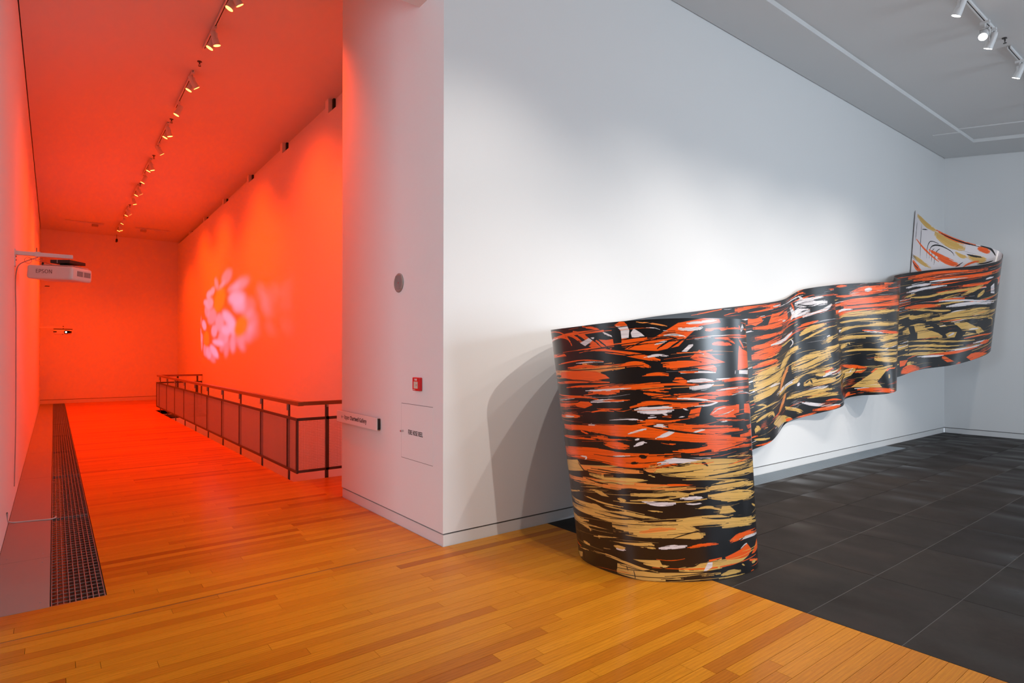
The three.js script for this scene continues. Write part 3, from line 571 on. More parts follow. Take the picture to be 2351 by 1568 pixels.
const RIB = (() => {
  const per = 10, n = (ST.length - 1) * per, c = [0, 3].map((k) => new THREE.CatmullRomCurve3(ST.map((s) => new THREE.Vector3(s[k], s[k + 1], s[k + 2])), false, 'centripetal'));
  const rows = c.map((q) => { const a = []; for (let i = 0; i <= n; i++) a.push(q.getPoint(i / n)); return a; });
  for (let pass = 0; pass < 14; pass++) for (const a of rows) { const b = a.map((p) => p.clone()); for (let i = 1; i < a.length - 1; i++) a[i].copy(b[i]).multiplyScalar(0.5).addScaledVector(b[i - 1], 0.25).addScaledVector(b[i + 1], 0.25); }
  const len = [0]; for (let i = 1; i <= n; i++) len.push(len[i - 1] + 0.5 * (rows[0][i].distanceTo(rows[0][i - 1]) + rows[1][i].distanceTo(rows[1][i - 1])));
  return { n, per, foot: rows[0], head: rows[1], len };
})();
const SEG = [[0, 11.5], [11.5, 24.3], [24.3, 33.5], [33.5, 40.5], [40.5, 47]].map(([a, b]) => [Math.round(a * RIB.per), Math.round(b * RIB.per)]);
// printed abstract brushwork: black ground, long strokes of orange, gold and white with bristle ends
const INK = { o: [246, 92, 14], g: [216, 172, 92], w: [226, 218, 220], k: [14, 12, 15], p: [232, 140, 66], d: [186, 138, 64] };
function paintSegment(si, W, H) {
  const [i0, i1] = SEG[si], L = RIB.len[i1] - RIB.len[i0], u0 = RIB.len[i0], px = W / L, py = H / 1.84;
  const cv = document.createElement('canvas'); cv.width = W; cv.height = H; const c = cv.getContext('2d');
  c.fillStyle = 'rgb(14,12,15)'; c.fillRect(0, 0, W, H); c.lineCap = 'round'; c.lineJoin = 'round';
  const css = (k, j = 0) => `rgb(${INK[k].map((v) => Math.round(clamp(v + j * v / 150, 0, 255))).join(',')})`;
  // pts in metres (along, down); a stroke is a bundle of bristles, fat in the middle and ragged at the ends
  const stroke = (pts, w, k, rag = 0.25, taper = 0.6, j = 14) => {
    const cu = new THREE.CatmullRomCurve3(pts.map(([x, y]) => new THREE.Vector3((x - u0) * px, y * py, 0))), n = Math.max(3, Math.round(w * 1000 / 2.6)), m = 16;
    const P = []; for (let i = 0; i <= m; i++) P.push(cu.getPoint(i / m));
    const lw = w * py / n * 1.7;
    for (let b = 0; b < n; b++) {
      const o = (b + 0.5) / n - 0.5, edge = Math.abs(o) * 2, a = rag * rnd() * (0.3 + edge), z = 1 - rag * rnd() * (0.4 + 1.2 * edge);
      c.strokeStyle = css(k, rr(-j, j)); c.lineWidth = lw; c.beginPath();
      let on = false;
      for (let i = 0; i <= m; i++) {
        const t = i / m; if (t < a || t > z) continue;
        if (on && edge > 0.35 && rnd() < 0.07 * edge) { on = false; continue; }
        const q = 1 - taper * Math.pow(Math.abs(2 * t - 1), 2.2), p = P[i], d = P[Math.min(m, i + 1)], e = P[Math.max(0, i - 1)], tx = d.x - e.x, ty = d.y - e.y, l = Math.hypot(tx, ty) || 1;
        const x = p.x - ty / l * o * w * py * q, y = p.y + tx / l * o * w * py * q;
        if (on) c.lineTo(x, y); else { c.moveTo(x, y); on = true; }
      }
      c.stroke();
    }
  };
  const front = si === 0, inner = si === 4;
  const pick = (v) => {                              // colour of the paint by height on the sheet
    const r = rnd();
    if (inner) return r < 0.55 ? 'w' : r < 0.85 ? 'g' : 'o';
    if (front) {
      if (v < 0.56) return r < 0.8 ? 'o' : r < 0.92 ? 'w' : 'p';
      if (v < 0.84) return r < 0.86 ? 'g' : 'd';
      return r < 0.75 ? 'g' : 'o';
    }
    if (v < 0.33) return r < 0.66 ? 'o' : r < 0.88 ? 'w' : 'g';
    if (v < 0.84) return r < 0.8 ? 'g' : r < 0.9 ? 'w' : r < 0.95 ? 'o' : 'd';
    return r < 0.6 ? 'o' : r < 0.85 ? 'g' : 'w';
  };
  const rand = (count, fn) => { for (let i = 0; i < Math.round(count * L); i++) fn(u0 + rr(-0.2, L + 0.2), rnd()); };
  const curve = (x, v, l, slope, bend) => [[x - l / 2, v * 1.84 + slope * l / 2], [x, v * 1.84 + bend], [x + l / 2, v * 1.84 - slope * l / 2]];
  if (inner) { c.fillStyle = css('w'); c.fillRect(0, 0, W, H); }
  const lean = front ? -0.05 : 0.02;
  rand(inner ? 3 : front ? 5 : 8, (x, v) => stroke(curve(x, v, rr(0.4, 1.5), lean + rr(-0.05, 0.05), rr(-0.03, 0.03)), rr(0.02, 0.07), pick(v), 0.3, 0.85));
  rand(inner ? 4 : front ? 12 : 18, (x, v) => stroke(curve(x, v, rr(0.4, 1.4), lean + rr(-0.05, 0.05), rr(-0.02, 0.02)), rr(0.006, 0.02), pick(v), 0.35, 0.9));
  rand(inner ? 2 : front ? 8 : 12, (x, v) => stroke(curve(x, v, rr(0.3, 1.2), lean + rr(-0.05, 0.05), rr(-0.02, 0.02)), rr(0.008, 0.035), 'k', 0.35, 0.9, 3));
  for (const s of HAND[si] ?? []) {
    const [k, w, ...q] = s, pts = []; for (let i = 0; i < q.length; i += 2) pts.push([q[i], q[i + 1] * 1.84]);
    if (w > 0) { stroke(pts, k === 'k' ? w : w * 1.3, k, 0.3, 0.6, k === 'k' ? 3 : 14); continue; }
    // a patch: filled outline, then bristle texture drawn along it
    const cx = pts.reduce((a, p) => a + p[0], 0) / pts.length, cy = pts.reduce((a, p) => a + p[1], 0) / pts.length, R = Math.max(...pts.map((p) => Math.hypot(p[0] - cx, p[1] - cy)));
    c.save(); c.beginPath(); pts.forEach(([x, y], i) => (i ? c.lineTo((x - u0) * px, y * py) : c.moveTo((x - u0) * px, y * py))); c.closePath(); c.fillStyle = css(k); c.fill(); c.clip();
    for (let i = 0; i < 26; i++) { const y = cy + rr(-R, R), sl = rr(-0.1, 0.2); c.strokeStyle = css(k, rr(-18, 18)); c.lineWidth = rr(1, 3); c.beginPath(); c.moveTo((cx - R - u0) * px, (y + sl * R) * py); c.lineTo((cx + R - u0) * px, (y - sl * R) * py); c.stroke(); }
    c.restore();
  }
  // fine dry-brush lines over everything
  rand(inner ? 3 : 62, (x, v) => stroke(curve(x, v, rr(0.15, 1.0), lean + rr(-0.05, 0.05), rr(-0.015, 0.015)), rr(0.002, 0.007), 'k', 0.4, 0.9, 3));
  rand(inner ? 3 : 40, (x, v) => stroke(curve(x, v, rr(0.12, 0.7), lean + rr(-0.05, 0.05), rr(-0.015, 0.015)), rr(0.002, 0.005), pick(v), 0.4, 0.9));
  // clusters of parallel bristle marks where the brush ran dry
  rand(inner ? 1 : 7, (x, v) => { const k = rnd() < 0.5 ? 'k' : pick(v), l = rr(0.12, 0.35), sl = lean + rr(-0.08, 0.08), m = 7 + Math.floor(rnd() * 8); for (let q = 0; q < m; q++) stroke(curve(x + rr(-0.06, 0.06), v + (q - m / 2) * 0.0045, l * rr(0.5, 1.2), sl, 0), rr(0.0015, 0.004), k, 0.5, 0.9); });
  const t = new THREE.CanvasTexture(cv); t.colorSpace = THREE.SRGBColorSpace; t.magFilter = THREE.LinearFilter; t.wrapS = t.wrapT = THREE.ClampToEdgeWrapping; t.anisotropy = 8; return t;
}
// main strokes of the print, in metres along the sheet and shares of its height: colour, width (0: a filled patch), points
const HAND = [
[['o',0,1.947,0.050,1.974,0.075,1.871,0.104,1.899,0.100],['o',0.0073,2.066,0.017,1.682,0.017,1.593,0.049,1.557,0.090],['o',0.0102,1.823,0.031,1.598,0.049,1.568,0.084],['o',0.0182,1.656,0.026,1.559,0.034,1.479,0.061,1.431,0.086],['o',0.0292,1.567,0.017,1.469,0.034,1.387,0.067,1.337,0.091,1.283,0.100],['w',0,1.487,0.067,1.400,0.050,1.348,0.049,1.388,0.067,1.444,0.081],
['o',0,1.413,0.083,1.337,0.059,1.276,0.065,1.272,0.099,1.363,0.098],['k',0.0102,1.387,0.033,1.321,0.067,1.256,0.101],['k',0.0073,1.438,0.035,1.355,0.067,1.296,0.100],['o',0.0146,1.464,0.002,1.344,0.017,1.294,0.033],['w',0.0102,1.293,0.034,1.257,0.046,1.225,0.056],['o',0,1.973,0.117,1.670,0.102,1.642,0.116,2.196,0.132,1.924,0.117],
['w',0.0058,2.000,0.150,2.123,0.133,1.990,0.150],['o',0.0117,1.878,0.117,1.895,0.113,1.634,0.111],['w',0,1.202,0.013,1.127,0.017,1.116,0.036,1.125,0.064,1.171,0.066,1.171,0.034],['o',0,1.209,0.013,1.171,0.000,1.142,0.003,1.124,0.017,1.165,0.019],['w',0,1.109,0.046,1.088,0.030,1.043,0.050,1.010,0.071,1.105,0.063],['o',0,1.171,0.066,1.010,0.064,1.009,0.074,1.147,0.099,1.176,0.098],
['o',0,1.226,0.064,1.258,0.065,1.309,0.066,1.248,0.103,1.223,0.093],['o',0,1.160,0.107,1.025,0.072,0.983,0.075,0.802,0.017,0.615,0.001,0.489,0.004,0.477,0.016,0.653,0.030,0.738,0.067,0.810,0.105,0.952,0.120,1.080,0.114],['w',0.0182,0.815,0.039,0.717,0.042,0.618,0.033],['w',0.0146,0.757,0.020,0.648,0.016,0.494,0.008],['w',0.0117,0.914,0.063,0.819,0.062,0.748,0.071],['w',0.0102,0.972,0.097,0.919,0.088,0.866,0.084],
['w',0.0088,0.734,0.034,0.669,0.043,0.619,0.035],['k',0.0102,0.983,0.075,0.872,0.069,0.807,0.079],['k',0.0117,0.962,0.116,0.872,0.084,0.821,0.078],['k',0.0102,0.909,0.123,0.823,0.094,0.763,0.075],['k',0.0146,0.848,0.124,0.765,0.096,0.708,0.082],['k',0.0117,0.738,0.067,0.640,0.046,0.588,0.025],
['k',0.0058,1.148,0.108,1.047,0.084,0.970,0.075],['w',0,0.792,0.125,0.739,0.100,0.708,0.098,0.708,0.104,0.756,0.126],['w',0.0073,0.700,0.080,0.653,0.079],['p',0.0073,1.083,0.006,0.963,0.017,0.863,0.030],['w',0.0044,1.016,0.030,0.962,0.033,0.918,0.041],['w',0.0036,0.906,0.044,0.871,0.047],
['o',0.0146,0.617,0.048,0.514,0.041],['o',0.0146,0.494,0.046,0.396,0.035],['o',0.0102,0.364,0.041,0.321,0.033],['w',0,0.225,0.017,0.196,0.033,0.251,0.050,0.263,0.041],['o',0.0102,0.283,0.026,0.265,0.033],['o',0.0161,0.566,0.074,0.439,0.077,0.332,0.100],
['o',0.0219,0.573,0.097,0.474,0.097,0.370,0.100],['o',0.0146,0.302,0.074,0.245,0.100,0.212,0.117],['o',0,0.292,0.103,0.247,0.117,0.038,0.133,0.035,0.183,0.327,0.200,0.309,0.136],['w',0,0.308,0.200,0.132,0.200,0.152,0.217,0.312,0.214],['w',0.0058,0.360,0.215,0.353,0.200],['o',0.0219,1.555,0.108,1.363,0.100,1.216,0.116,1.084,0.130,0.964,0.150],
['o',0.0292,1.183,0.122,1.054,0.138,0.922,0.158],['w',0.0131,1.055,0.143,0.955,0.136,0.873,0.141],['o',0.0102,0.848,0.130,0.667,0.129,0.527,0.118],['k',0.0058,1.496,0.104,1.285,0.111,1.085,0.136],['k',0.0044,1.216,0.133,1.088,0.146,0.991,0.163],['o',0,0.739,0.151,0.667,0.120,0.588,0.134,0.538,0.154,0.451,0.169,0.547,0.175,0.671,0.163],
['k',0.0044,0.683,0.147,0.607,0.152,0.502,0.167],['p',0.0058,0.668,0.138,0.606,0.147],['w',0.0044,0.669,0.130,0.628,0.138],['o',0.0073,1.817,0.152,1.464,0.137,1.258,0.152],['p',0.0182,1.511,0.149,1.337,0.162,1.225,0.156],['o',0.0292,1.227,0.172,1.094,0.165,0.992,0.183],
['o',0.0102,0.960,0.167,0.819,0.163,0.676,0.167,0.589,0.181],['o',0.019,1.669,0.165,1.473,0.162,1.329,0.167],['w',0.0058,1.567,0.149,1.429,0.146,1.294,0.150],['k',0.0102,1.466,0.152,1.300,0.161,1.188,0.158],['o',0.0438,0.946,0.180,0.823,0.180,0.589,0.184,0.529,0.201],['k',0.0307,0.871,0.197,0.751,0.193,0.617,0.200],
['w',0.0102,0.840,0.205,0.714,0.203,0.522,0.207],['o',0.0102,0.833,0.200,0.750,0.203,0.677,0.202],['o',0.0219,1.079,0.214,0.967,0.208,0.881,0.212],['k',0.0292,1.257,0.182,1.164,0.206,1.066,0.203],['k',0.0438,1.237,0.218,1.067,0.225,0.883,0.222],['o',0,1.746,0.184,1.555,0.176,1.382,0.183,1.309,0.199,1.278,0.214,1.397,0.219,1.567,0.216,1.769,0.204],
['k',0.019,1.963,0.208,1.787,0.201,1.748,0.201],['o',0.0219,1.927,0.233,1.488,0.220,1.256,0.231],['o',0.0182,1.747,0.251,1.449,0.240,1.177,0.243,0.899,0.239],['o',0.0117,1.462,0.251,1.171,0.250,0.831,0.247,0.654,0.255],['k',0.0073,1.807,0.238,1.400,0.234,1.171,0.234],['k',0.0058,2.026,0.233,1.593,0.217,1.393,0.224],
['o',0,0.870,0.236,0.846,0.221,0.807,0.221,0.757,0.239,0.788,0.246],['w',0.0219,0.785,0.237,0.642,0.236,0.552,0.242],['w',0.0292,0.772,0.265,0.641,0.262,0.559,0.250],['w',0.0102,0.559,0.233,0.413,0.233,0.120,0.233],['o',0.0182,0.514,0.243,0.355,0.234,0.072,0.233],['k',0.0088,0.759,0.246,0.601,0.247,0.414,0.247],
['k',0.0219,0.515,0.256,0.356,0.253,0.103,0.250],['k',0.0438,1.236,0.267,1.111,0.276,1.008,0.274],['o',0.0161,1.405,0.267,1.322,0.272,1.236,0.274],['o',0.0182,1.080,0.277,0.976,0.287,0.840,0.293],['o',0.0088,1.062,0.264,0.972,0.271,0.891,0.276],['o',0.0292,0.897,0.283,0.727,0.295,0.518,0.290,0.207,0.283],
['o',0.0219,0.630,0.286,0.466,0.275,0.103,0.267],['o',0.0102,1.043,0.294,0.838,0.303,0.520,0.305],['w',0.0073,0.423,0.299,0.294,0.286,0.054,0.300],['w',0.0073,0.580,0.280,0.466,0.272,0.291,0.267],['k',0.0073,0.769,0.300,0.653,0.292,0.519,0.295],['o',0.0102,1.916,0.283,1.618,0.284,1.415,0.284],
['o',0.0073,1.969,0.308,1.547,0.286,1.364,0.296],['w',0.0036,1.913,0.310,1.593,0.291],['o',0.0131,1.974,0.317,1.856,0.327,1.655,0.329],['o',0.0073,2.002,0.350,2.249,0.381,1.701,0.351],['o',0,1.617,0.316,1.552,0.303,1.473,0.304,1.441,0.317,1.517,0.331,1.594,0.327],['w',0.0182,1.475,0.307,1.329,0.300,1.185,0.305],
['o',0.0117,1.364,0.301,1.256,0.300,1.148,0.301],['o',0.0328,1.193,0.332,1.048,0.318,0.842,0.328,0.609,0.324],['w',0.0219,1.156,0.338,1.020,0.334,0.840,0.336],['w',0.0088,0.770,0.333,0.611,0.329,0.528,0.317],['o',0.0102,0.688,0.317,0.562,0.316,0.424,0.317],['w',0.0102,0.869,0.300,0.690,0.307,0.521,0.323],
['k',0.0102,1.118,0.328,0.982,0.326,0.877,0.323],['k',0.0438,1.468,0.333,1.340,0.333,1.205,0.333],['o',0.0073,1.423,0.331,1.298,0.334,1.194,0.334],['o',0.0088,1.488,0.348,1.373,0.339,1.265,0.343],['w',0.0219,1.139,0.347,0.990,0.350,0.859,0.344],['w',0.0146,1.058,0.370,1.027,0.367,0.995,0.368],
['o',0,0.962,0.364,0.892,0.363,0.899,0.373,0.956,0.370],['w',0.0102,0.957,0.357,0.919,0.362],['o',0,0.783,0.374,0.757,0.345,0.677,0.336,0.700,0.370,0.747,0.377],['k',0.0292,0.843,0.339,0.803,0.362,0.849,0.378],['w',0.0073,0.814,0.340,0.771,0.347],['w',0.0058,0.848,0.373,0.803,0.369],
['o',0,0.617,0.367,0.571,0.340,0.448,0.331,0.331,0.333,0.336,0.365,0.400,0.370,0.369,0.383,0.575,0.377],['w',0.0058,0.599,0.364,0.546,0.348,0.466,0.341],['w',0.0044,0.567,0.372,0.474,0.365,0.383,0.350],['o',0,0.262,0.333,0.171,0.333,0.046,0.383,0.267,0.367],['k',0.0058,0.528,0.332,0.437,0.334,0.358,0.333],['o',0.0219,1.997,0.383,1.678,0.367,1.566,0.367],
['w',0.0088,1.792,0.372,1.619,0.367],['k',0.0365,1.531,0.371,1.346,0.366,1.194,0.366],['w',0.0365,1.513,0.400,1.449,0.407,1.396,0.417],['w',0.0102,1.336,0.378,1.201,0.373,1.074,0.382],['o',0.0219,1.147,0.384,0.992,0.386,0.774,0.400],['w',0.0292,1.029,0.404,0.975,0.406,0.924,0.410],
['o',0.0365,0.992,0.400,0.707,0.415,0.380,0.416],['o',0.0328,0.858,0.420,0.626,0.427,0.251,0.433],['o',0,0.246,0.417,0.080,0.417,0.107,0.433,0.218,0.433],['k',0.0073,0.923,0.389,0.704,0.398,0.436,0.397],['o',0.0088,0.579,0.385,0.436,0.392,0.142,0.400],['k',0.0058,0.776,0.416,0.619,0.418,0.381,0.419],
['w',0.0058,0.531,0.396,0.458,0.394],['o',0.0657,1.953,0.417,1.445,0.414,1.138,0.422,0.785,0.443,0.062,0.483],['w',0.0219,1.030,0.453,0.931,0.434,0.868,0.417],['w',0.0102,1.214,0.432,1.100,0.416,1.067,0.412],['w',0.0088,0.782,0.436,0.702,0.425,0.657,0.421],['o',0.0438,1.040,0.455,0.792,0.467,0.131,0.483],
['k',0.0182,1.549,0.423,1.216,0.450,0.866,0.467,0.545,0.481],['k',0.0117,1.134,0.395,0.856,0.426,0.628,0.443],['k',0.0438,2.169,0.478,1.550,0.436,1.372,0.460],['o',0.0102,1.593,0.425,1.548,0.432,1.512,0.436],['o',0.0219,1.509,0.449,1.402,0.447,1.318,0.452],['o',0.0438,1.405,0.467,1.294,0.474,1.188,0.481],
['k',0.0219,1.650,0.465,1.463,0.468,1.347,0.468],['w',0.0182,1.179,0.479,1.112,0.467,1.075,0.465],['w',0.0102,1.158,0.454,1.124,0.450],['k',0,1.117,0.495,1.099,0.467,1.006,0.467,0.938,0.496,1.012,0.506],['o',0.0292,0.900,0.500,0.633,0.490,0.061,0.500],['o',0.0182,0.636,0.505,0.502,0.501,0.399,0.501],
['k',0.0146,1.181,0.457,1.178,0.473,1.177,0.495],['k',0.0438,0.933,0.483,0.793,0.481,0.632,0.478],['k',0.0292,0.457,0.508,0.259,0.513,0.072,0.517],['o',0,0.210,0.517,0.090,0.517,0.092,0.533,0.182,0.533],['o',0.0803,2.062,0.547,1.476,0.520,1.236,0.533,1.020,0.533,0.795,0.523],['o',0.0438,2.012,0.524,1.474,0.507,1.229,0.513],
['k',0.0255,1.146,0.518,1.116,0.519,1.086,0.521],['k',0.0161,1.206,0.545,1.179,0.543,1.148,0.542],['w',0.0292,1.048,0.550,0.907,0.536,0.781,0.537,0.596,0.536],['k',0.0073,1.048,0.515,0.717,0.533,0.037,0.567],['w',0.0102,1.649,0.532,1.563,0.535,1.591,0.550],['w',0.0058,1.345,0.519,1.266,0.517,1.194,0.515],
['k',0.0336,0.495,0.508,0.362,0.517,0.050,0.533],['g',0.0073,0.552,0.537,0.395,0.548,0.073,0.567],['g',0.0058,0.503,0.533,0.343,0.533,0.094,0.550],['k',0.0219,1.301,0.494,1.117,0.495,0.937,0.497],['o',0.0146,0.929,0.500,0.755,0.503,0.595,0.494],['o',0.0117,0.800,0.517,0.640,0.515,0.521,0.513],
['p',0.0511,1.646,0.582,1.321,0.582,1.099,0.583],['p',0.0292,2.072,0.601,1.491,0.577,1.283,0.576],['g',0.0657,1.129,0.564,0.878,0.580,0.463,0.590,0.114,0.600],['g',0.0511,0.954,0.570,0.723,0.554,0.460,0.558,0.093,0.583],['g',0,0.489,0.557,0.113,0.567,0.127,0.617,0.507,0.584],['p',0.0292,1.129,0.564,1.059,0.569,1.020,0.550],
['o',0.0117,1.047,0.566,0.950,0.554,0.870,0.550],['g',0,2.055,0.586,1.670,0.551,1.604,0.593,1.918,0.621],['k',0.0088,1.671,0.559,1.604,0.593,1.546,0.599],['k',0.0058,1.578,0.578,1.402,0.578,1.241,0.584],['k',0.0044,0.949,0.547,0.877,0.558,0.784,0.553],['k',0.0175,0.708,0.548,0.677,0.552,0.653,0.562],
['k',0.0438,1.500,0.606,1.247,0.594,1.029,0.604,0.734,0.619,0.355,0.633,0.132,0.633],['g',0.0073,1.099,0.587,1.068,0.593,1.044,0.598],['g',0.0073,0.884,0.609,0.648,0.613,0.102,0.643],['k',0.0248,1.973,0.626,1.712,0.624,1.569,0.632],['p',0.0511,2.022,0.643,1.513,0.633,1.256,0.635,0.967,0.639,0.695,0.641],['g',0.0438,0.709,0.651,0.519,0.639,0.103,0.658],
['k',0.0219,0.698,0.661,0.521,0.661,0.422,0.665],['k',0.0073,0.474,0.652,0.364,0.660,0.145,0.667],['g',0.0365,1.259,0.666,1.039,0.660,0.745,0.676],['g',0.0657,0.699,0.672,0.475,0.682,0.126,0.700],['w',0.0182,0.899,0.682,0.779,0.680,0.703,0.681],['o',0.0102,1.035,0.628,0.889,0.629,0.738,0.634],
['k',0.0088,1.614,0.623,1.464,0.633,1.373,0.633],['g',0.0146,1.504,0.624,1.329,0.625,1.180,0.624],['k',0.0292,1.405,0.668,1.257,0.651,1.148,0.653,0.739,0.650],['k',0.0438,2.196,0.703,1.515,0.667,1.346,0.683],['g',0,1.548,0.669,1.463,0.666,1.396,0.685,1.464,0.685],['g',0.0182,1.334,0.685,1.301,0.690,1.267,0.691],
['k',0.0146,0.739,0.667,0.655,0.664,0.529,0.667],['g',0.0146,1.985,0.689,1.959,0.708,1.652,0.683],['g',0.0328,1.974,0.735,1.539,0.737,1.354,0.735,1.021,0.760],['g',0.0088,1.665,0.699,1.438,0.715,1.276,0.717],['g',0.0102,1.516,0.732,1.354,0.735,1.129,0.752,1.021,0.760],['k',0.0219,1.595,0.710,1.422,0.733,1.276,0.734],
['k',0.0292,1.348,0.701,1.162,0.720,1.014,0.729],['w',0.0219,1.193,0.686,1.048,0.701,0.899,0.699],['g',0.0102,1.267,0.691,1.047,0.685,0.822,0.694],['g',0.0073,1.130,0.727,1.061,0.729,0.992,0.733],['k',0.0657,0.900,0.718,0.581,0.736,0.114,0.750],['k',0.0876,1.020,0.749,0.835,0.767,0.625,0.767],
['g',0,0.588,0.748,0.559,0.720,0.492,0.721,0.430,0.749,0.530,0.750],['g',0.0146,0.763,0.722,0.666,0.719,0.538,0.739],['k',0.0803,0.428,0.719,0.307,0.733,0.114,0.750],['g',0.0117,0.232,0.733,0.100,0.759],['w',0.0073,0.865,0.700,0.783,0.704,0.707,0.700],['g',0.0511,2.095,0.776,1.545,0.766,1.285,0.773,1.064,0.787],
['k',0.019,1.981,0.777,1.644,0.784,1.459,0.788],['g',0.0876,1.462,0.806,1.142,0.804,0.915,0.800,0.721,0.823],['g',0.0438,1.074,0.833,0.842,0.829,0.696,0.824],['g',0.0511,1.065,0.783,0.676,0.768,0.082,0.800],['g',0.0292,0.632,0.791,0.381,0.798,0.082,0.817],['k',0.0292,1.684,0.814,1.465,0.812,1.296,0.814],
['k',0.0292,1.716,0.851,1.466,0.833,1.217,0.816],['k',0.0058,0.984,0.836,0.836,0.815,0.677,0.799],['k',0.0657,0.677,0.802,0.545,0.815,0.449,0.850],['k',0.0146,0.586,0.751,0.437,0.767,0.115,0.783],['k',0.0102,0.751,0.755,0.587,0.766,0.379,0.768],['p',0.0219,1.218,0.814,1.070,0.800,0.914,0.795],
['g',0.0219,1.992,0.836,1.685,0.828,1.593,0.850],['g',0.0292,1.637,0.868,1.389,0.856,1.155,0.857,1.075,0.866],['k',0.0328,1.578,0.872,1.307,0.849,0.921,0.839,0.549,0.855],['g',0.0219,0.588,0.800,0.447,0.801,0.232,0.817],['k',0.0146,0.546,0.829,0.441,0.822,0.319,0.817],['k',0.0657,1.594,0.917,1.085,0.896,0.503,0.898],
['w',0.0219,1.087,0.872,0.962,0.866,0.846,0.863],['o',0.0182,0.878,0.870,0.727,0.862,0.596,0.864],['o',0.0438,0.521,0.863,0.397,0.850,0.092,0.850],['w',0.0146,0.449,0.860,0.291,0.858,0.073,0.867],['w',0.0146,1.398,0.891,1.354,0.890,1.312,0.890],['g',0.0182,1.420,0.883,1.363,0.883,1.312,0.884],
['g',0.0117,1.287,0.865,1.154,0.869,1.088,0.874],['k',0.0438,0.504,0.885,0.398,0.882,0.118,0.883],['k',0.0073,0.542,0.869,0.419,0.865,0.331,0.850],['g',0.0161,1.733,0.909,1.689,0.909,1.642,0.911],['g',0.0146,2.044,0.966,1.495,0.930,1.328,0.941,1.179,0.959,1.070,0.965],['g',0,1.922,0.983,1.768,0.961,1.789,0.986,1.864,1.000],
['k',0.0438,1.728,0.939,1.505,0.953,1.419,0.966],['k',0.0584,1.012,0.912,0.858,0.929,0.746,0.922],['g',0,1.274,0.921,1.074,0.917,1.056,0.939,1.148,0.933,1.224,0.928],['g',0.0146,1.212,0.933,1.091,0.940,0.998,0.941],['g',0,1.399,0.951,1.328,0.949,1.174,0.965,1.047,0.967,1.044,0.999,1.222,1.000,1.410,0.992],['k',0.0058,1.329,0.950,1.319,0.973],
['k',0.0058,1.277,0.964,1.272,0.989,1.273,0.999],['k',0.0044,1.395,0.953,1.256,0.960,1.060,0.969],['k',0,1.466,0.966,1.400,0.950,1.417,0.998,1.462,1.000],['w',0,0.748,0.963,0.709,0.931,0.670,0.931,0.676,0.950,0.725,0.963],['o',0,0.701,0.921,0.590,0.916,0.590,0.919,0.694,0.929],['g',0,0.655,0.930,0.588,0.919,0.618,0.964],
['o',0,0.560,0.918,0.399,0.899,0.323,0.883,0.263,0.913,0.313,0.933,0.404,0.935,0.550,0.930],['g',0,0.550,0.930,0.404,0.935,0.313,0.933,0.404,0.949,0.502,0.949],['w',0.0058,0.408,0.899,0.351,0.885,0.316,0.883],['o',0,0.265,0.933,0.137,0.885,0.101,0.925,0.211,0.934],['k',0.0438,0.946,0.988,0.786,0.990,0.633,0.986],['g',0.0182,0.931,0.980,0.875,0.975,0.816,0.973],
['g',0.0255,0.617,0.986,0.519,0.980,0.399,0.983],['g',0.0088,0.399,0.958,0.365,0.967],['o',0.0146,0.309,0.952,0.127,0.973],['g',0.0175,0.275,0.967,0.181,0.967],['g',0.0073,0.660,0.998,0.521,0.997,0.352,0.999],['o',0.0073,0.290,1.000,0.233,1.000]],
[['o',0.068,5.686,0.022,6.099,0.033,6.766,0.030],['k',0.0425,5.714,0.058,5.994,0.039,6.437,0.034],['w',0.017,6.437,0.034,6.686,0.033],['o',0,5.942,0.088,6.147,0.083,6.206,0.129,6.056,0.152,5.928,0.129],['k',0,6.185,0.135,6.269,0.099,6.463,0.100,6.549,0.117,6.326,0.129,6.241,0.158],['o',0,6.300,0.164,6.424,0.087,6.901,0.100,6.942,0.169,6.603,0.183],
['k',0.0272,5.843,0.073,6.043,0.093,6.226,0.080],['w',0.0238,6.738,0.164,6.866,0.167],['k',0.0238,6.601,0.117,6.819,0.100],['o',0.051,5.964,0.167,6.329,0.182,6.784,0.200],['k',0.051,5.938,0.179,6.319,0.207,6.780,0.217],['o',0.0425,5.991,0.238,6.318,0.244,6.929,0.248],
['o',0.068,5.903,0.309,6.307,0.298,6.790,0.283],['w',0.0425,6.305,0.316,6.836,0.317,7.142,0.298],['k',0.0442,5.914,0.274,6.171,0.277,6.689,0.252],['o',0.119,5.885,0.367,6.301,0.367,6.794,0.350],['k',0.051,5.899,0.412,6.298,0.417,6.803,0.408],['o',0.051,5.888,0.438,6.295,0.435,6.651,0.455],
['p',0.051,5.869,0.486,6.294,0.482,6.713,0.483],['k',0.0204,5.879,0.462,6.169,0.461,6.606,0.461],['o',0.034,7.022,0.050,7.134,0.133,6.865,0.235],['w',0.051,6.983,0.083,7.120,0.158,7.034,0.202],['g',0.238,5.872,0.572,6.280,0.559,6.832,0.565],['g',0.102,6.610,0.600,6.856,0.500,7.147,0.433],
['k',0.0102,5.982,0.550,6.380,0.534,6.817,0.533],['k',0.0136,5.907,0.613,6.265,0.600,6.729,0.597],['w',0.0238,6.269,0.612,6.470,0.615,6.718,0.633],['g',0.068,5.835,0.657,6.261,0.651,6.672,0.646],['p',0.068,6.664,0.700,6.835,0.614,7.045,0.550],['k',0.0136,6.726,0.617,6.919,0.550,7.210,0.499],
['k',0.017,6.855,0.731,6.975,0.635,7.208,0.572],['k',0.153,5.811,0.717,6.259,0.716,6.718,0.717],['g',0.0204,5.820,0.752,6.251,0.739,6.737,0.766],['g',0.017,5.901,0.706,6.113,0.720,6.252,0.749],['k',0.153,5.831,0.804,6.231,0.808,6.501,0.812],['g',0.034,6.196,0.813,6.360,0.806,6.443,0.849],
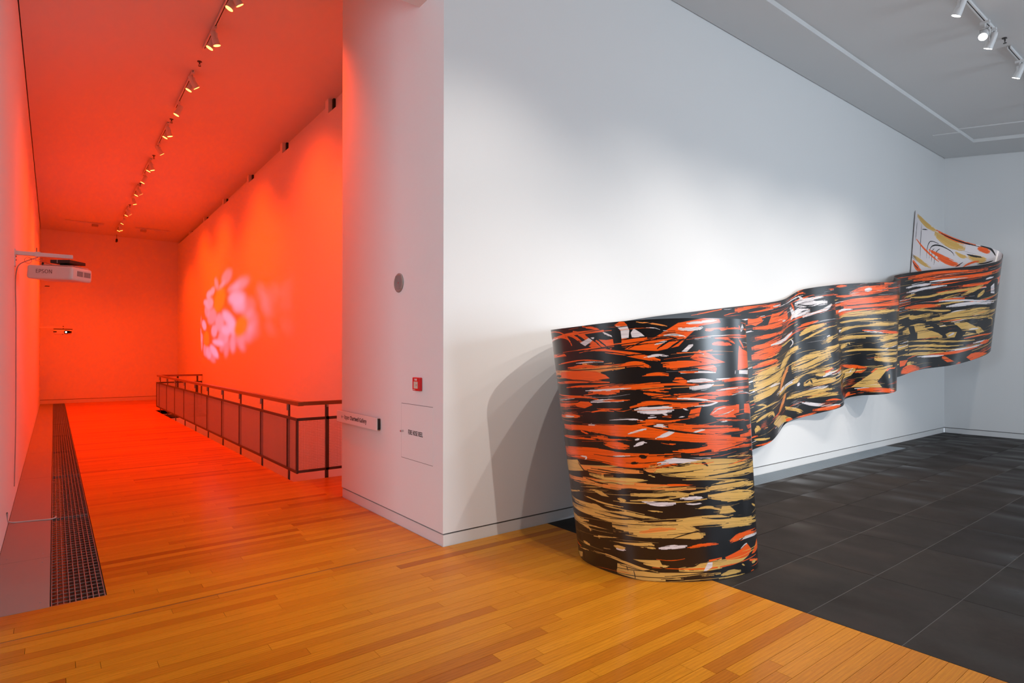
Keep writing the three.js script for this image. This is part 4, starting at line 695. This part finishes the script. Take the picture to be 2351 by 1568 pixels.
['g',0.085,5.841,0.857,5.902,0.880,5.951,0.912],['g',0.034,6.102,0.888,6.223,0.901],['g',0,6.391,0.892,6.545,0.854,7.112,0.953,7.143,1.000,6.889,0.973,6.610,0.958],['k',0.136,5.789,0.905,6.217,0.930,6.674,0.969],['g',0.0238,5.752,0.934,5.972,0.952,6.285,0.971],['o',0.0204,5.756,0.981,6.113,0.995,6.363,1.000],
['g',0.0272,5.861,0.823,6.100,0.801,6.359,0.789],['p',0.068,6.606,0.856,6.847,0.802,6.961,0.750],['o',0.0255,7.244,0.000,7.564,0.011,7.848,0.006],['k',0.102,7.306,0.000,7.836,0.033,8.117,0.041],['w',0.0255,7.303,0.033,7.435,0.067,7.528,0.083],['w',0.034,7.708,0.083,7.812,0.083,7.965,0.081],
['w',0.102,7.113,0.086,7.670,0.108,8.039,0.133],['w',0.102,7.036,0.167,7.369,0.167,7.642,0.175],['k',0.0136,7.202,0.087,7.576,0.133,7.845,0.130],['k',0.017,7.287,0.133,7.625,0.151,7.945,0.134],['k',0.0136,7.363,0.170,7.553,0.167],['w',0.0425,7.350,0.217,7.893,0.192,8.113,0.150],
['k',0.119,7.203,0.250,7.745,0.240,8.012,0.212],['k',0.034,7.705,0.100,7.905,0.101,8.105,0.102],['k',0.221,7.136,0.388,7.560,0.396,7.946,0.367],['g',0.0595,7.273,0.350,7.579,0.317,7.952,0.300],['g',0.0238,7.322,0.400,7.644,0.363,7.934,0.333],['o',0.0306,7.211,0.283,7.516,0.274,7.785,0.266],
['k',0.187,7.210,0.499,7.527,0.483,7.978,0.433],['g',0.068,7.026,0.450,7.176,0.445,7.296,0.432],['g',0.051,7.833,0.449,7.919,0.433,8.008,0.419],['g',0.017,7.403,0.533,7.611,0.528,7.883,0.500],['w',0.017,7.063,0.343,7.136,0.388,7.032,0.417],['g',0.17,7.051,0.600,7.395,0.577,7.619,0.558,7.948,0.550],
['k',0.017,7.149,0.583,7.395,0.577,7.671,0.543],['k',0.0136,7.298,0.634,7.605,0.599,7.911,0.567],['g',0.102,7.095,0.695,7.484,0.674,7.927,0.660],['k',0.0238,7.207,0.668,7.490,0.646,7.839,0.600],['o',0.0255,7.578,0.684,7.734,0.682,7.922,0.667],['k',0.136,7.210,0.749,7.415,0.706,7.700,0.706],
['g',0.068,7.333,0.752,7.449,0.737,7.570,0.723],['g',0.068,7.370,0.760,7.663,0.753,7.939,0.767],['w',0.0425,7.361,0.799,7.551,0.800,7.758,0.801],['g',0.051,7.080,0.800,7.451,0.818,7.904,0.833],['g',0.0425,6.921,0.800,7.541,0.850,7.952,0.883],['g',0.051,7.539,0.690,7.643,0.690,7.732,0.700],
['k',0.0204,7.371,0.740,7.450,0.718],['k',0.017,7.457,0.712,7.485,0.754],['w',0.0272,7.254,0.745,7.273,0.717],['k',0.085,7.164,0.831,7.533,0.880,7.924,0.906],['w',0.034,7.249,0.868,7.522,0.930,7.956,0.983],['g',0.0238,7.358,0.856,7.630,0.868,8.031,0.900],
['o',0.0425,7.414,0.963,7.694,0.980,7.951,0.986],['g',0.051,6.912,0.853,7.210,0.933,7.315,0.967],['o',0.0255,7.203,0.989,7.375,0.994,7.510,0.987],['k',0.085,6.869,0.889,7.158,0.952,7.281,0.978],['k',0.0204,7.521,0.948,7.707,0.941,7.972,0.953],['o',0.034,6.983,0.970,7.163,0.994],
['o',0.0204,7.636,0.913,7.783,0.918,7.996,0.950]],
[['k',0.152,8.284,0.026,8.702,0.033,9.359,0.016],['o',0.0266,8.279,0.017,8.417,0.016,8.578,0.014],['o',0.114,8.571,0.100,8.917,0.068,9.424,0.050],['w',0.0475,8.879,0.066,8.959,0.061,9.038,0.056],['k',0.038,8.371,0.125,8.916,0.121,9.850,0.133],['w',0.038,8.773,0.148,8.911,0.146,9.033,0.143],
['o',0.114,8.321,0.167,8.915,0.167,9.880,0.150],['o',0.114,8.273,0.259,8.676,0.220,9.848,0.200],['k',0.0228,8.284,0.224,8.908,0.220,9.851,0.229],['k',0.019,8.418,0.186,8.910,0.186,9.605,0.167],['w',0.0266,8.280,0.233,8.416,0.218,8.676,0.220],['g',0.076,8.280,0.283,8.670,0.266,9.818,0.267],
['k',0.076,8.283,0.288,8.662,0.306,9.267,0.320],['k',0.152,9.268,0.308,9.486,0.316,9.848,0.333],['g',0.0304,8.286,0.325,8.668,0.317,9.267,0.325],['g',0.0665,8.286,0.408,8.658,0.360,9.818,0.400],['w',0.0304,8.280,0.404,8.285,0.393,8.386,0.384],['k',0.057,8.285,0.358,8.665,0.350,9.129,0.357],
['o',0.038,8.766,0.409,9.131,0.433,9.940,0.496],['k',0.0418,8.655,0.392,9.128,0.412,9.787,0.437],['g',0.057,8.280,0.450,8.880,0.454,9.779,0.504],['k',0.0304,8.370,0.436,8.880,0.448,9.417,0.468],['w',0.0152,8.792,0.421,8.995,0.433,9.259,0.455],['k',0.114,8.511,0.515,8.877,0.533,9.250,0.535],
['g',0.0475,8.280,0.534,8.356,0.532,8.517,0.524],['g',0.057,9.113,0.574,9.414,0.568,9.779,0.571],['k',0.114,8.280,0.584,8.630,0.619,9.103,0.617],['g',0.0266,8.288,0.580,8.868,0.587,9.875,0.648],['g',0.095,8.982,0.667,9.248,0.701,9.742,0.725],['g',0.038,9.002,0.637,9.341,0.646,9.757,0.667],
['k',0.057,8.285,0.643,8.852,0.697,9.784,0.762],['o',0.0475,8.286,0.690,8.615,0.729,8.894,0.754],['g',0.0266,9.256,0.503,9.487,0.515,9.795,0.529],['k',0.0266,9.283,0.602,9.483,0.602,9.786,0.617],['g',0,8.285,0.741,8.614,0.740,8.636,0.751,8.558,0.803,8.290,0.818,8.419,0.781],['k',0,8.894,0.754,9.065,0.749,8.699,0.867,8.489,0.920,8.501,0.865],
['g',0,8.520,0.912,8.745,0.860,9.092,0.761,9.332,0.770,9.057,0.880,9.163,0.937,8.831,0.929],['k',0,9.057,0.880,9.362,0.784,9.717,0.800,9.704,0.983,9.289,0.946],['g',0.038,9.345,0.827,9.357,0.850,9.359,0.868],['w',0.0266,8.565,0.928,8.829,0.939,9.075,0.946],['o',0.057,8.592,0.946,9.076,0.957,9.673,1.000],['o',0.0475,8.368,0.971,8.449,0.966,8.515,0.955],
['k',0.076,8.422,0.834,8.466,0.896,8.484,0.953],['k',0.038,8.587,0.974,8.822,0.994,9.071,0.997],['k',0.0152,8.686,0.733,8.630,0.775,8.506,0.818],['w',0.0152,8.590,0.738,8.508,0.777],['g',0.0266,9.627,0.790,9.861,0.877,9.805,0.921],['k',0.0258,10.970,0.025,11.494,0.007,12.882,0.044],
['o',0.0645,10.970,0.060,11.729,0.044,12.825,0.063],['o',0.0537,11.098,0.091,11.946,0.092,12.899,0.113],['w',0.043,10.973,0.152,11.383,0.148,11.628,0.147],['w',0.0473,10.975,0.200,11.512,0.189,11.958,0.178],['k',0.0215,11.108,0.163,11.389,0.158],['k',0.1075,11.121,0.234,11.634,0.221,12.266,0.187],
['g',0.0301,10.972,0.249,11.147,0.237,11.313,0.233],['k',0.086,11.127,0.294,11.641,0.305,11.796,0.304],['g',0.0301,11.088,0.253,11.523,0.275,11.788,0.266],['o',0.0537,10.972,0.350,11.410,0.364,11.864,0.384],['k',0.086,11.152,0.446,11.537,0.444,11.817,0.469],['g',0.0645,11.117,0.443,11.288,0.471,11.724,0.455],
['k',0.0215,11.126,0.488,11.544,0.490,11.774,0.494],['g',0.129,10.973,0.585,11.304,0.578,11.554,0.573],['k',0,11.130,0.535,11.277,0.550,11.369,0.688,11.250,0.682],['k',0.0215,11.044,0.667,12.011,0.733,13.099,0.792],['g',0.0258,11.047,0.683,11.799,0.741,12.613,0.799],['k',0.0172,11.012,0.698,11.802,0.763,12.485,0.810],
['g',0.0301,11.022,0.725,11.692,0.780,12.366,0.823],['g',0.0258,10.995,0.756,11.809,0.824,12.497,0.867],['g',0.043,10.974,0.800,11.579,0.850,12.256,0.878],['k',0.0172,10.997,0.773,11.700,0.834,12.254,0.860],['o',0,10.981,0.853,11.180,0.867,11.109,0.912,10.995,0.910],['o',0.1075,11.008,0.966,11.193,0.960,11.480,0.998]],
[['k',0.0258,10.970,0.025,11.494,0.007,12.882,0.044],['o',0.0645,10.970,0.060,11.729,0.044,12.825,0.063],['o',0.0537,11.098,0.091,11.946,0.092,12.899,0.113],['k',0.0129,11.240,0.066,11.942,0.055,12.611,0.057],['k',0.0172,11.502,0.093,12.152,0.083,12.751,0.090],['o',0.043,12.258,0.114,12.486,0.110,12.782,0.119],
['w',0.043,10.973,0.152,11.383,0.148,11.628,0.147],['k',0.0301,11.511,0.151,12.159,0.141,12.796,0.159],['w',0.0473,10.975,0.200,11.512,0.189,11.958,0.178],['w',0.0301,12.634,0.167,12.742,0.163,12.846,0.161],['k',0.0215,11.108,0.163,11.389,0.158],['k',0.1075,11.121,0.234,11.634,0.221,12.266,0.187],
['g',0.043,11.523,0.275,11.969,0.251,12.506,0.229],['g',0.0645,12.137,0.300,12.392,0.256,12.636,0.217],['g',0.0387,11.797,0.316,12.009,0.300,12.176,0.278],['g',0.0645,12.473,0.337,12.577,0.311,12.654,0.283],['k',0,12.667,0.233,12.879,0.170,12.980,0.214,13.002,0.369,12.751,0.367],['w',0,12.787,0.260,12.863,0.233,12.902,0.351,12.800,0.334],
['g',0.0301,10.972,0.249,11.147,0.237,11.313,0.233],['k',0.086,11.127,0.294,11.641,0.305,11.796,0.304],['w',0.0301,11.710,0.333,12.186,0.350,13.185,0.460],['g',0.0301,11.088,0.253,11.523,0.275,11.788,0.266],['k',0.0215,11.886,0.309,12.134,0.288,12.300,0.261],['o',0.0537,10.972,0.350,11.410,0.364,11.864,0.384],
['w',0.0537,11.856,0.401,12.297,0.396,13.012,0.460],['k',0.0301,12.191,0.412,12.542,0.432,13.149,0.515],['g',0.0301,11.166,0.379,11.769,0.433,12.026,0.442],['w',0.0301,11.859,0.500,12.074,0.463,12.306,0.457],['k',0.086,11.152,0.446,11.537,0.444,11.817,0.469],['g',0.0968,11.731,0.504,12.313,0.494,13.104,0.556],
['g',0.0537,11.478,0.519,11.993,0.517,13.091,0.604],['g',0.0301,12.331,0.459,12.550,0.468,12.842,0.494],['k',0.0172,11.778,0.530,12.207,0.527,12.861,0.566],['g',0.0645,11.117,0.443,11.288,0.471,11.724,0.455],['k',0.0215,11.126,0.488,11.544,0.490,11.774,0.494],['g',0.129,10.973,0.585,11.304,0.578,11.554,0.573],
['g',0,11.357,0.558,11.791,0.659,11.889,0.700,11.684,0.711,11.369,0.688],['k',0,11.130,0.535,11.277,0.550,11.369,0.688,11.250,0.682],['k',0,11.605,0.567,11.738,0.562,11.986,0.672,11.947,0.716,11.864,0.711,11.893,0.668],['g',0,11.926,0.679,12.008,0.662,12.139,0.672,12.101,0.722,11.971,0.717],['k',0,11.849,0.562,12.060,0.571,12.222,0.667,12.513,0.691,12.545,0.733,12.322,0.687,12.232,0.733,12.101,0.722,12.139,0.672],['k',0,12.279,0.576,13.106,0.631,13.100,0.791,12.750,0.750,12.616,0.674],
['g',0,12.082,0.578,12.300,0.583,12.617,0.688,12.602,0.748,12.462,0.667,12.223,0.652],['w',0.0215,12.359,0.667,12.462,0.672,12.594,0.683],['g',0.0215,12.774,0.599,12.924,0.633,12.936,0.736],['w',0.0258,11.969,0.702,12.051,0.686,12.095,0.678],['k',0.0215,11.044,0.667,12.011,0.733,13.099,0.792],['o',0.0215,12.236,0.750,12.604,0.759,13.046,0.795],
['g',0.0258,11.047,0.683,11.799,0.741,12.613,0.799],['k',0.0172,11.012,0.698,11.802,0.763,12.485,0.810],['g',0.0301,11.022,0.725,11.692,0.780,12.366,0.823],['g',0.0258,10.995,0.756,11.809,0.824,12.497,0.867],['w',0.0301,11.898,0.849,12.371,0.860,12.775,0.868],['g',0.043,10.974,0.800,11.579,0.850,12.256,0.878],
['k',0.0172,10.997,0.773,11.700,0.834,12.254,0.860],['w',0.0215,12.434,0.820,12.621,0.828,12.837,0.832],['o',0.0387,11.518,0.872,12.032,0.873,12.776,0.883],['o',0.0537,12.626,0.847,12.774,0.851,12.922,0.857],['o',0,10.981,0.853,11.180,0.867,11.109,0.912,10.995,0.910],['k',0.1935,11.184,0.891,11.710,0.933,11.933,0.934],
['o',0.086,11.860,0.899,12.087,0.958,12.271,0.997],['k',0,11.945,0.900,12.359,0.935,12.435,0.998,12.153,0.977],['o',0,12.360,0.953,12.501,0.916,12.881,0.985,12.653,0.997,12.463,0.999],['k',0.0537,12.402,0.915,12.636,0.922,12.912,0.953],['o',0.1075,11.008,0.966,11.193,0.960,11.480,0.998],['k',0.086,11.716,0.990,12.045,0.988,12.221,0.983],
['w',0.0301,11.343,0.867,11.707,0.884,11.945,0.889]],
[['g',0.09,15.027,0.026,14.793,0.027,14.550,0.016],['g',0.1575,14.658,0.051,14.289,0.076,13.943,0.074],['g',0.1125,13.933,0.151,13.707,0.155,13.570,0.145],['g',0.0585,14.170,0.148,14.021,0.171,13.890,0.159],['o',0.0562,14.648,0.008,14.201,0.016,13.763,0.005],['k',0.027,14.550,0.016,14.073,0.017,13.656,0.017],
['o',0.09,13.791,0.038,13.649,0.040,13.549,0.049],['k',0.045,13.763,0.005,13.562,0.011,13.427,0.072],['k',0.0225,14.894,0.049,14.873,0.233,14.824,0.449],['k',0.018,14.995,0.074,14.992,0.223,14.998,0.324],['k',0.018,14.874,0.117,14.813,0.091,14.753,0.068],['k',0.0225,14.681,0.400,14.708,0.261,14.671,0.173,14.458,0.137],
['k',0.027,14.621,0.407,14.648,0.251,14.592,0.192,14.431,0.150,14.204,0.167,14.143,0.207],['k',0.0225,14.515,0.416,14.517,0.250,14.450,0.183],['k',0.018,14.576,0.392,14.595,0.262,14.561,0.209],['o',0.0315,15.010,0.267,14.707,0.300,14.385,0.336],['o',0.0675,14.725,0.266,14.313,0.265,14.125,0.259],['o',0.0788,14.504,0.301,14.208,0.290,13.978,0.271],
['k',0.036,13.964,0.133,13.810,0.133,13.638,0.124],['g',0.0675,15.042,0.463,14.802,0.452,14.529,0.445],['o',0.09,15.043,0.513,14.903,0.541,14.715,0.543],['k',0.0225,15.040,0.526,14.942,0.540,14.839,0.544],['k',0.0225,14.098,0.318,14.025,0.271,13.953,0.225],['k',0.027,13.743,0.216,13.596,0.176,13.457,0.117],
['o',0.036,13.969,0.296,13.831,0.216,13.683,0.166]]];
{
  const s = thing('ribbon_sculpture', 'long curling ribbon sculpture printed with orange, gold, white and black brushstrokes along the white wall', 'sculpture', [3.7, 0, -3.2]);
  const mats = SEG.map((_, i) => new THREE.MeshPhysicalMaterial({ map: paintSegment(i, 2048, 1024), roughness: 0.32, clearcoat: 0.5, clearcoatRoughness: 0.22 }));
  const edgeMat = new THREE.MeshStandardMaterial({ color: new THREE.Color().setRGB(0.10, 0.06, 0.03), roughness: 0.6 });
  const { n, foot, head, len } = RIB, H = 14, T = 0.006, O = new THREE.Vector3(3.7, 0, -3.2);
  const normalAt = (i, f) => {
    const a = Math.max(0, i - 1), b = Math.min(n, i + 1), P = (k) => foot[k].clone().lerp(head[k], f);
    const along = P(b).sub(P(a)), up = head[i].clone().sub(foot[i]); return along.cross(up).normalize();
  };
  SEG.forEach(([i0, i1], si) => {
    for (const side of [1, -1]) {
      const pos = [], uv = [], nor = [], idx = [], w = H + 1;
      for (let i = i0; i <= i1; i++) for (let h = 0; h <= H; h++) {
        const f = h / H, p = foot[i].clone().lerp(head[i], f).sub(O), m = normalAt(i, f).multiplyScalar(side); p.addScaledVector(m, T / 2);
        pos.push(p.x, p.y, p.z); nor.push(m.x, m.y, m.z); uv.push((len[i] - len[i0]) / (len[i1] - len[i0]), f);
      }
      for (let i = 0; i < i1 - i0; i++) for (let h = 0; h < H; h++) { const a = i * w + h, b = a + w; if (side > 0) idx.push(a, b, a + 1, b, b + 1, a + 1); else idx.push(a, a + 1, b, b, a + 1, b + 1); }
      const g = new THREE.BufferGeometry(); g.setAttribute('position', new THREE.Float32BufferAttribute(pos, 3)); g.setAttribute('normal', new THREE.Float32BufferAttribute(nor, 3)); g.setAttribute('uv', new THREE.Float32BufferAttribute(uv, 2)); g.setIndex(idx);
      part(s, side > 0 ? 'printed_face' : 'reverse_face', g, mats[si]);
    }
  });
  // the cut edge all round
  const ring = []; for (let i = 0; i <= n; i++) ring.push([i, 0]); for (let i = n; i >= 0; i--) ring.push([i, 1]);
  const pos = [], idx = [];
  ring.forEach(([i, f]) => { const m = normalAt(i, f), p = (f ? head : foot)[i].clone().sub(O); for (const q of [1, -1]) pos.push(p.x + m.x * T / 2 * q, p.y + m.y * T / 2 * q, p.z + m.z * T / 2 * q); });
  for (let k = 0; k < ring.length; k++) { const a = 2 * k, b = 2 * ((k + 1) % ring.length); idx.push(a, b, a + 1, b, b + 1, a + 1); }
  const g = new THREE.BufferGeometry(); g.setAttribute('position', new THREE.Float32BufferAttribute(pos, 3)); g.setIndex(idx); g.computeVertexNormals();
  part(s, 'cut_edge', g, edgeMat);
}

// ------------------------------------------------------------------ the projected flowers: a painted slide just in front of the far projector's lens
const PETALS = [[-18.73,3.04,-0.000973,0.0886,0.302,-0.0203,0.8],[-18.30,3.23,0.147,0.103,0.301,-0.0399,0.75],[-17.84,3.28,0.203,0.102,0.28,-0.0443,0.7],[-17.30,3.44,-0.135,0.176,0.232,-0.0125,0.45],[-16.66,3.34,0.351,0.0811,0.16,-0.0394,0.6],
[-16.14,3.51,0.383,0.151,0.449,-0.0936,0.42],[-14.73,3.20,0.737,0.0608,0.287,-0.128,0.5],[-15.40,3.17,0.588,0.0304,0.175,-0.0873,0.5],[-15.09,2.89,0.849,-0.0248,0.125,-0.18,0.9],[-14.87,2.69,0.638,-0.0394,0.00127,-0.145,0.75],
[-18.20,2.98,0.0705,0.167,0.506,-0.0426,0.75],[-18.51,2.80,-0.00214,0.197,0.369,-0.0209,0.55],[-17.88,2.60,0.189,0.219,0.58,-0.0496,0.55],[-15.88,2.44,-0.636,0.24,0.395,0.0468,0.95],[-15.47,2.18,-0.247,0.169,0.362,0.02,0.8],
[-16.13,2.18,-0.00129,0.136,0.573,-0.0176,0.9],[-16.92,2.39,-0.00242,0.243,0.536,-0.0214,0.65],[-17.58,2.19,-0.00173,0.168,0.385,-0.011,0.75],[-16.47,2.02,0.351,0.212,0.56,-0.058,0.6],[-18.94,2.40,-0.128,0.149,0.304,-0.000498,0.95],
[-19.58,2.50,0.161,0.174,0.208,-0.0155,0.6],[-19.61,2.24,-0.00159,0.138,0.258,-0.0074,0.85],[-19.34,2.05,-0.00155,0.137,0.229,-0.00467,0.6],[-19.39,1.85,-0.00234,0.205,0.276,-0.00305,0.45],[-17.10,1.87,-0.702,0.0503,0.0955,0.0774,1],
[-17.58,1.64,-0.449,0.18,0.323,0.0362,1],[-18.29,1.60,-0.00186,0.173,0.361,0.000131,0.7],[-18.72,1.69,-0.00219,0.199,0.323,-0.00122,0.55],[-17.92,1.49,-0.415,0.148,0.345,0.0438,0.4],[-16.64,1.74,0.0913,0.117,0.26,-0.0121,0.4],
[-15.47,1.83,-0.00205,0.225,0.309,-0.00373,0.55],[-16.12,1.74,0.0928,0.25,0.29,-0.00783,0.4],[-14.72,1.85,-0.304,0.211,0.333,0.0255,0.42],[-13.83,2.10,-0.198,0.0956,0.222,0.0271,0.5],[-13.76,2.33,-0.00179,0.221,0.561,-0.0248,0.4],
[-14.23,1.97,-0.405,0.132,0.307,0.0596,0.4],[-13.63,2.09,-0.00162,0.202,0.552,-0.0164,0.25],[-14.10,2.49,-0.000862,0.104,0.521,-0.0273,0.35],[-13.90,2.68,0.442,0.038,0.291,-0.15,0.3],[-12.74,2.84,-0.544,0.239,0.124,0.0173,0.5],
[-12.68,2.67,-0.487,0.197,0.103,0.0172,0.45],[-12.63,2.50,-0.323,0.19,0.195,0.0179,0.5],[-13.03,2.79,-0.382,0.179,0.0862,0.0102,0.3],[-11.99,2.81,-0.289,0.171,0.197,0.0174,0.33],[-12.04,2.59,-0.306,0.127,0.0786,0.0142,0.3],
[-11.30,2.77,-0.11,0.136,0.156,-7.69e-05,0.4],[-11.30,2.51,-0.0906,0.163,0.145,-0.00149,0.38],[-11.16,2.92,-0.0564,0.104,0.116,-0.00461,0.25],[-11.30,2.15,-0.146,0.129,0.13,0.0096,0.33],[-11.20,2.00,-0.0405,0.072,0.117,0.00308,0.25],
[-12.35,2.11,-0.207,0.17,0.2,0.0142,0.25],[-11.98,2.37,-0.156,0.0877,0.0969,0.0115,0.22]];
const HEARTS = [[-16.93,2.98,0.316,0.31,0.593,-0.0693],[-18.61,2.00,-0.00252,0.231,0.404,-0.00738],[-14.68,2.21,0.359,0.235,0.557,-0.0699]];
{
  const aim = new THREE.Vector3(XR, 2.35, -15.2), from = LENS.clone(), dir = aim.clone().sub(from).normalize();
  const right = new THREE.Vector3().crossVectors(dir, new THREE.Vector3(0, 1, 0)).normalize(), up = new THREE.Vector3().crossVectors(right, dir), D = 0.06, S = 0.075;
  const inside = (e, z, y) => { const [cz, cy, az, ay, bz, by] = e, det = az * by - ay * bz, p = z - cz, q = y - cy; return Math.hypot((p * by - q * bz) / det, (az * q - ay * p) / det); };
  const slideMap = dataTexture(768, 768, (u, v) => {
    const d = dir.clone().multiplyScalar(D).addScaledVector(right, (u - 0.5) * S).addScaledVector(up, (v - 0.5) * S), t = (XR - from.x) / d.x, y = from.y + d.y * t, z = from.z + d.z * t;
    if (t <= 0 || z > -9 || z < -21) return [0, 0, 0];
    let dark = 1; for (const e of PETALS) { const r = inside(e, z, y); if (r < 1.5) dark *= 1 - e[6] * (1 - smooth(0.72, 1.22, r)); }
    let heart = 0; for (const e of HEARTS) heart = Math.max(heart, 1 - smooth(0.8, 1.12, inside(e, z, y)));
    const p = (1 - dark) * (1 - heart), rx = XR - from.x, r2 = rx * rx + (y - from.y) ** 2 + (z - from.z) ** 2, even = Math.min(1, 0.0062 / (rx / Math.sqrt(r2) / r2));
    return [0.5 * p + 0.3 * heart, 0.50 * p + 0.15 * heart, 0.92 * p].map((c) => c * even);
  }, false);
  slideMap.wrapS = slideMap.wrapT = THREE.ClampToEdgeWrapping;
  const m = new THREE.MeshPhysicalMaterial({ color: 0xffffff, map: slideMap, roughness: 0, transmission: 1, thickness: 0, ior: 1.01, specularIntensity: 0 });
  const plane = new THREE.PlaneGeometry(S, S);
  const s = solo('projection_slide', plane, m, 'small painted flower slide in front of the glowing projector lens', 'slide', from.clone().addScaledVector(dir, D + 0.03).toArray());
  s.quaternion.setFromRotationMatrix(new THREE.Matrix4().makeBasis(right, up, dir.clone().negate()));
  const l = new THREE.SpotLight(new THREE.Color().setRGB(1, 0.98, 1), POWER.projector, 0, 0.46, 0.02, 2);
  l.position.copy(from).addScaledVector(dir, 0.03); l.target.position.copy(aim); l.castShadow = true; l.shadow.radius = 0.03; scene.add(l, l.target);
}

scene.traverse((o) => { if (o.isMesh) { o.castShadow = o.castShadow !== false; o.receiveShadow = true; } });
renderer.render(scene, camera);
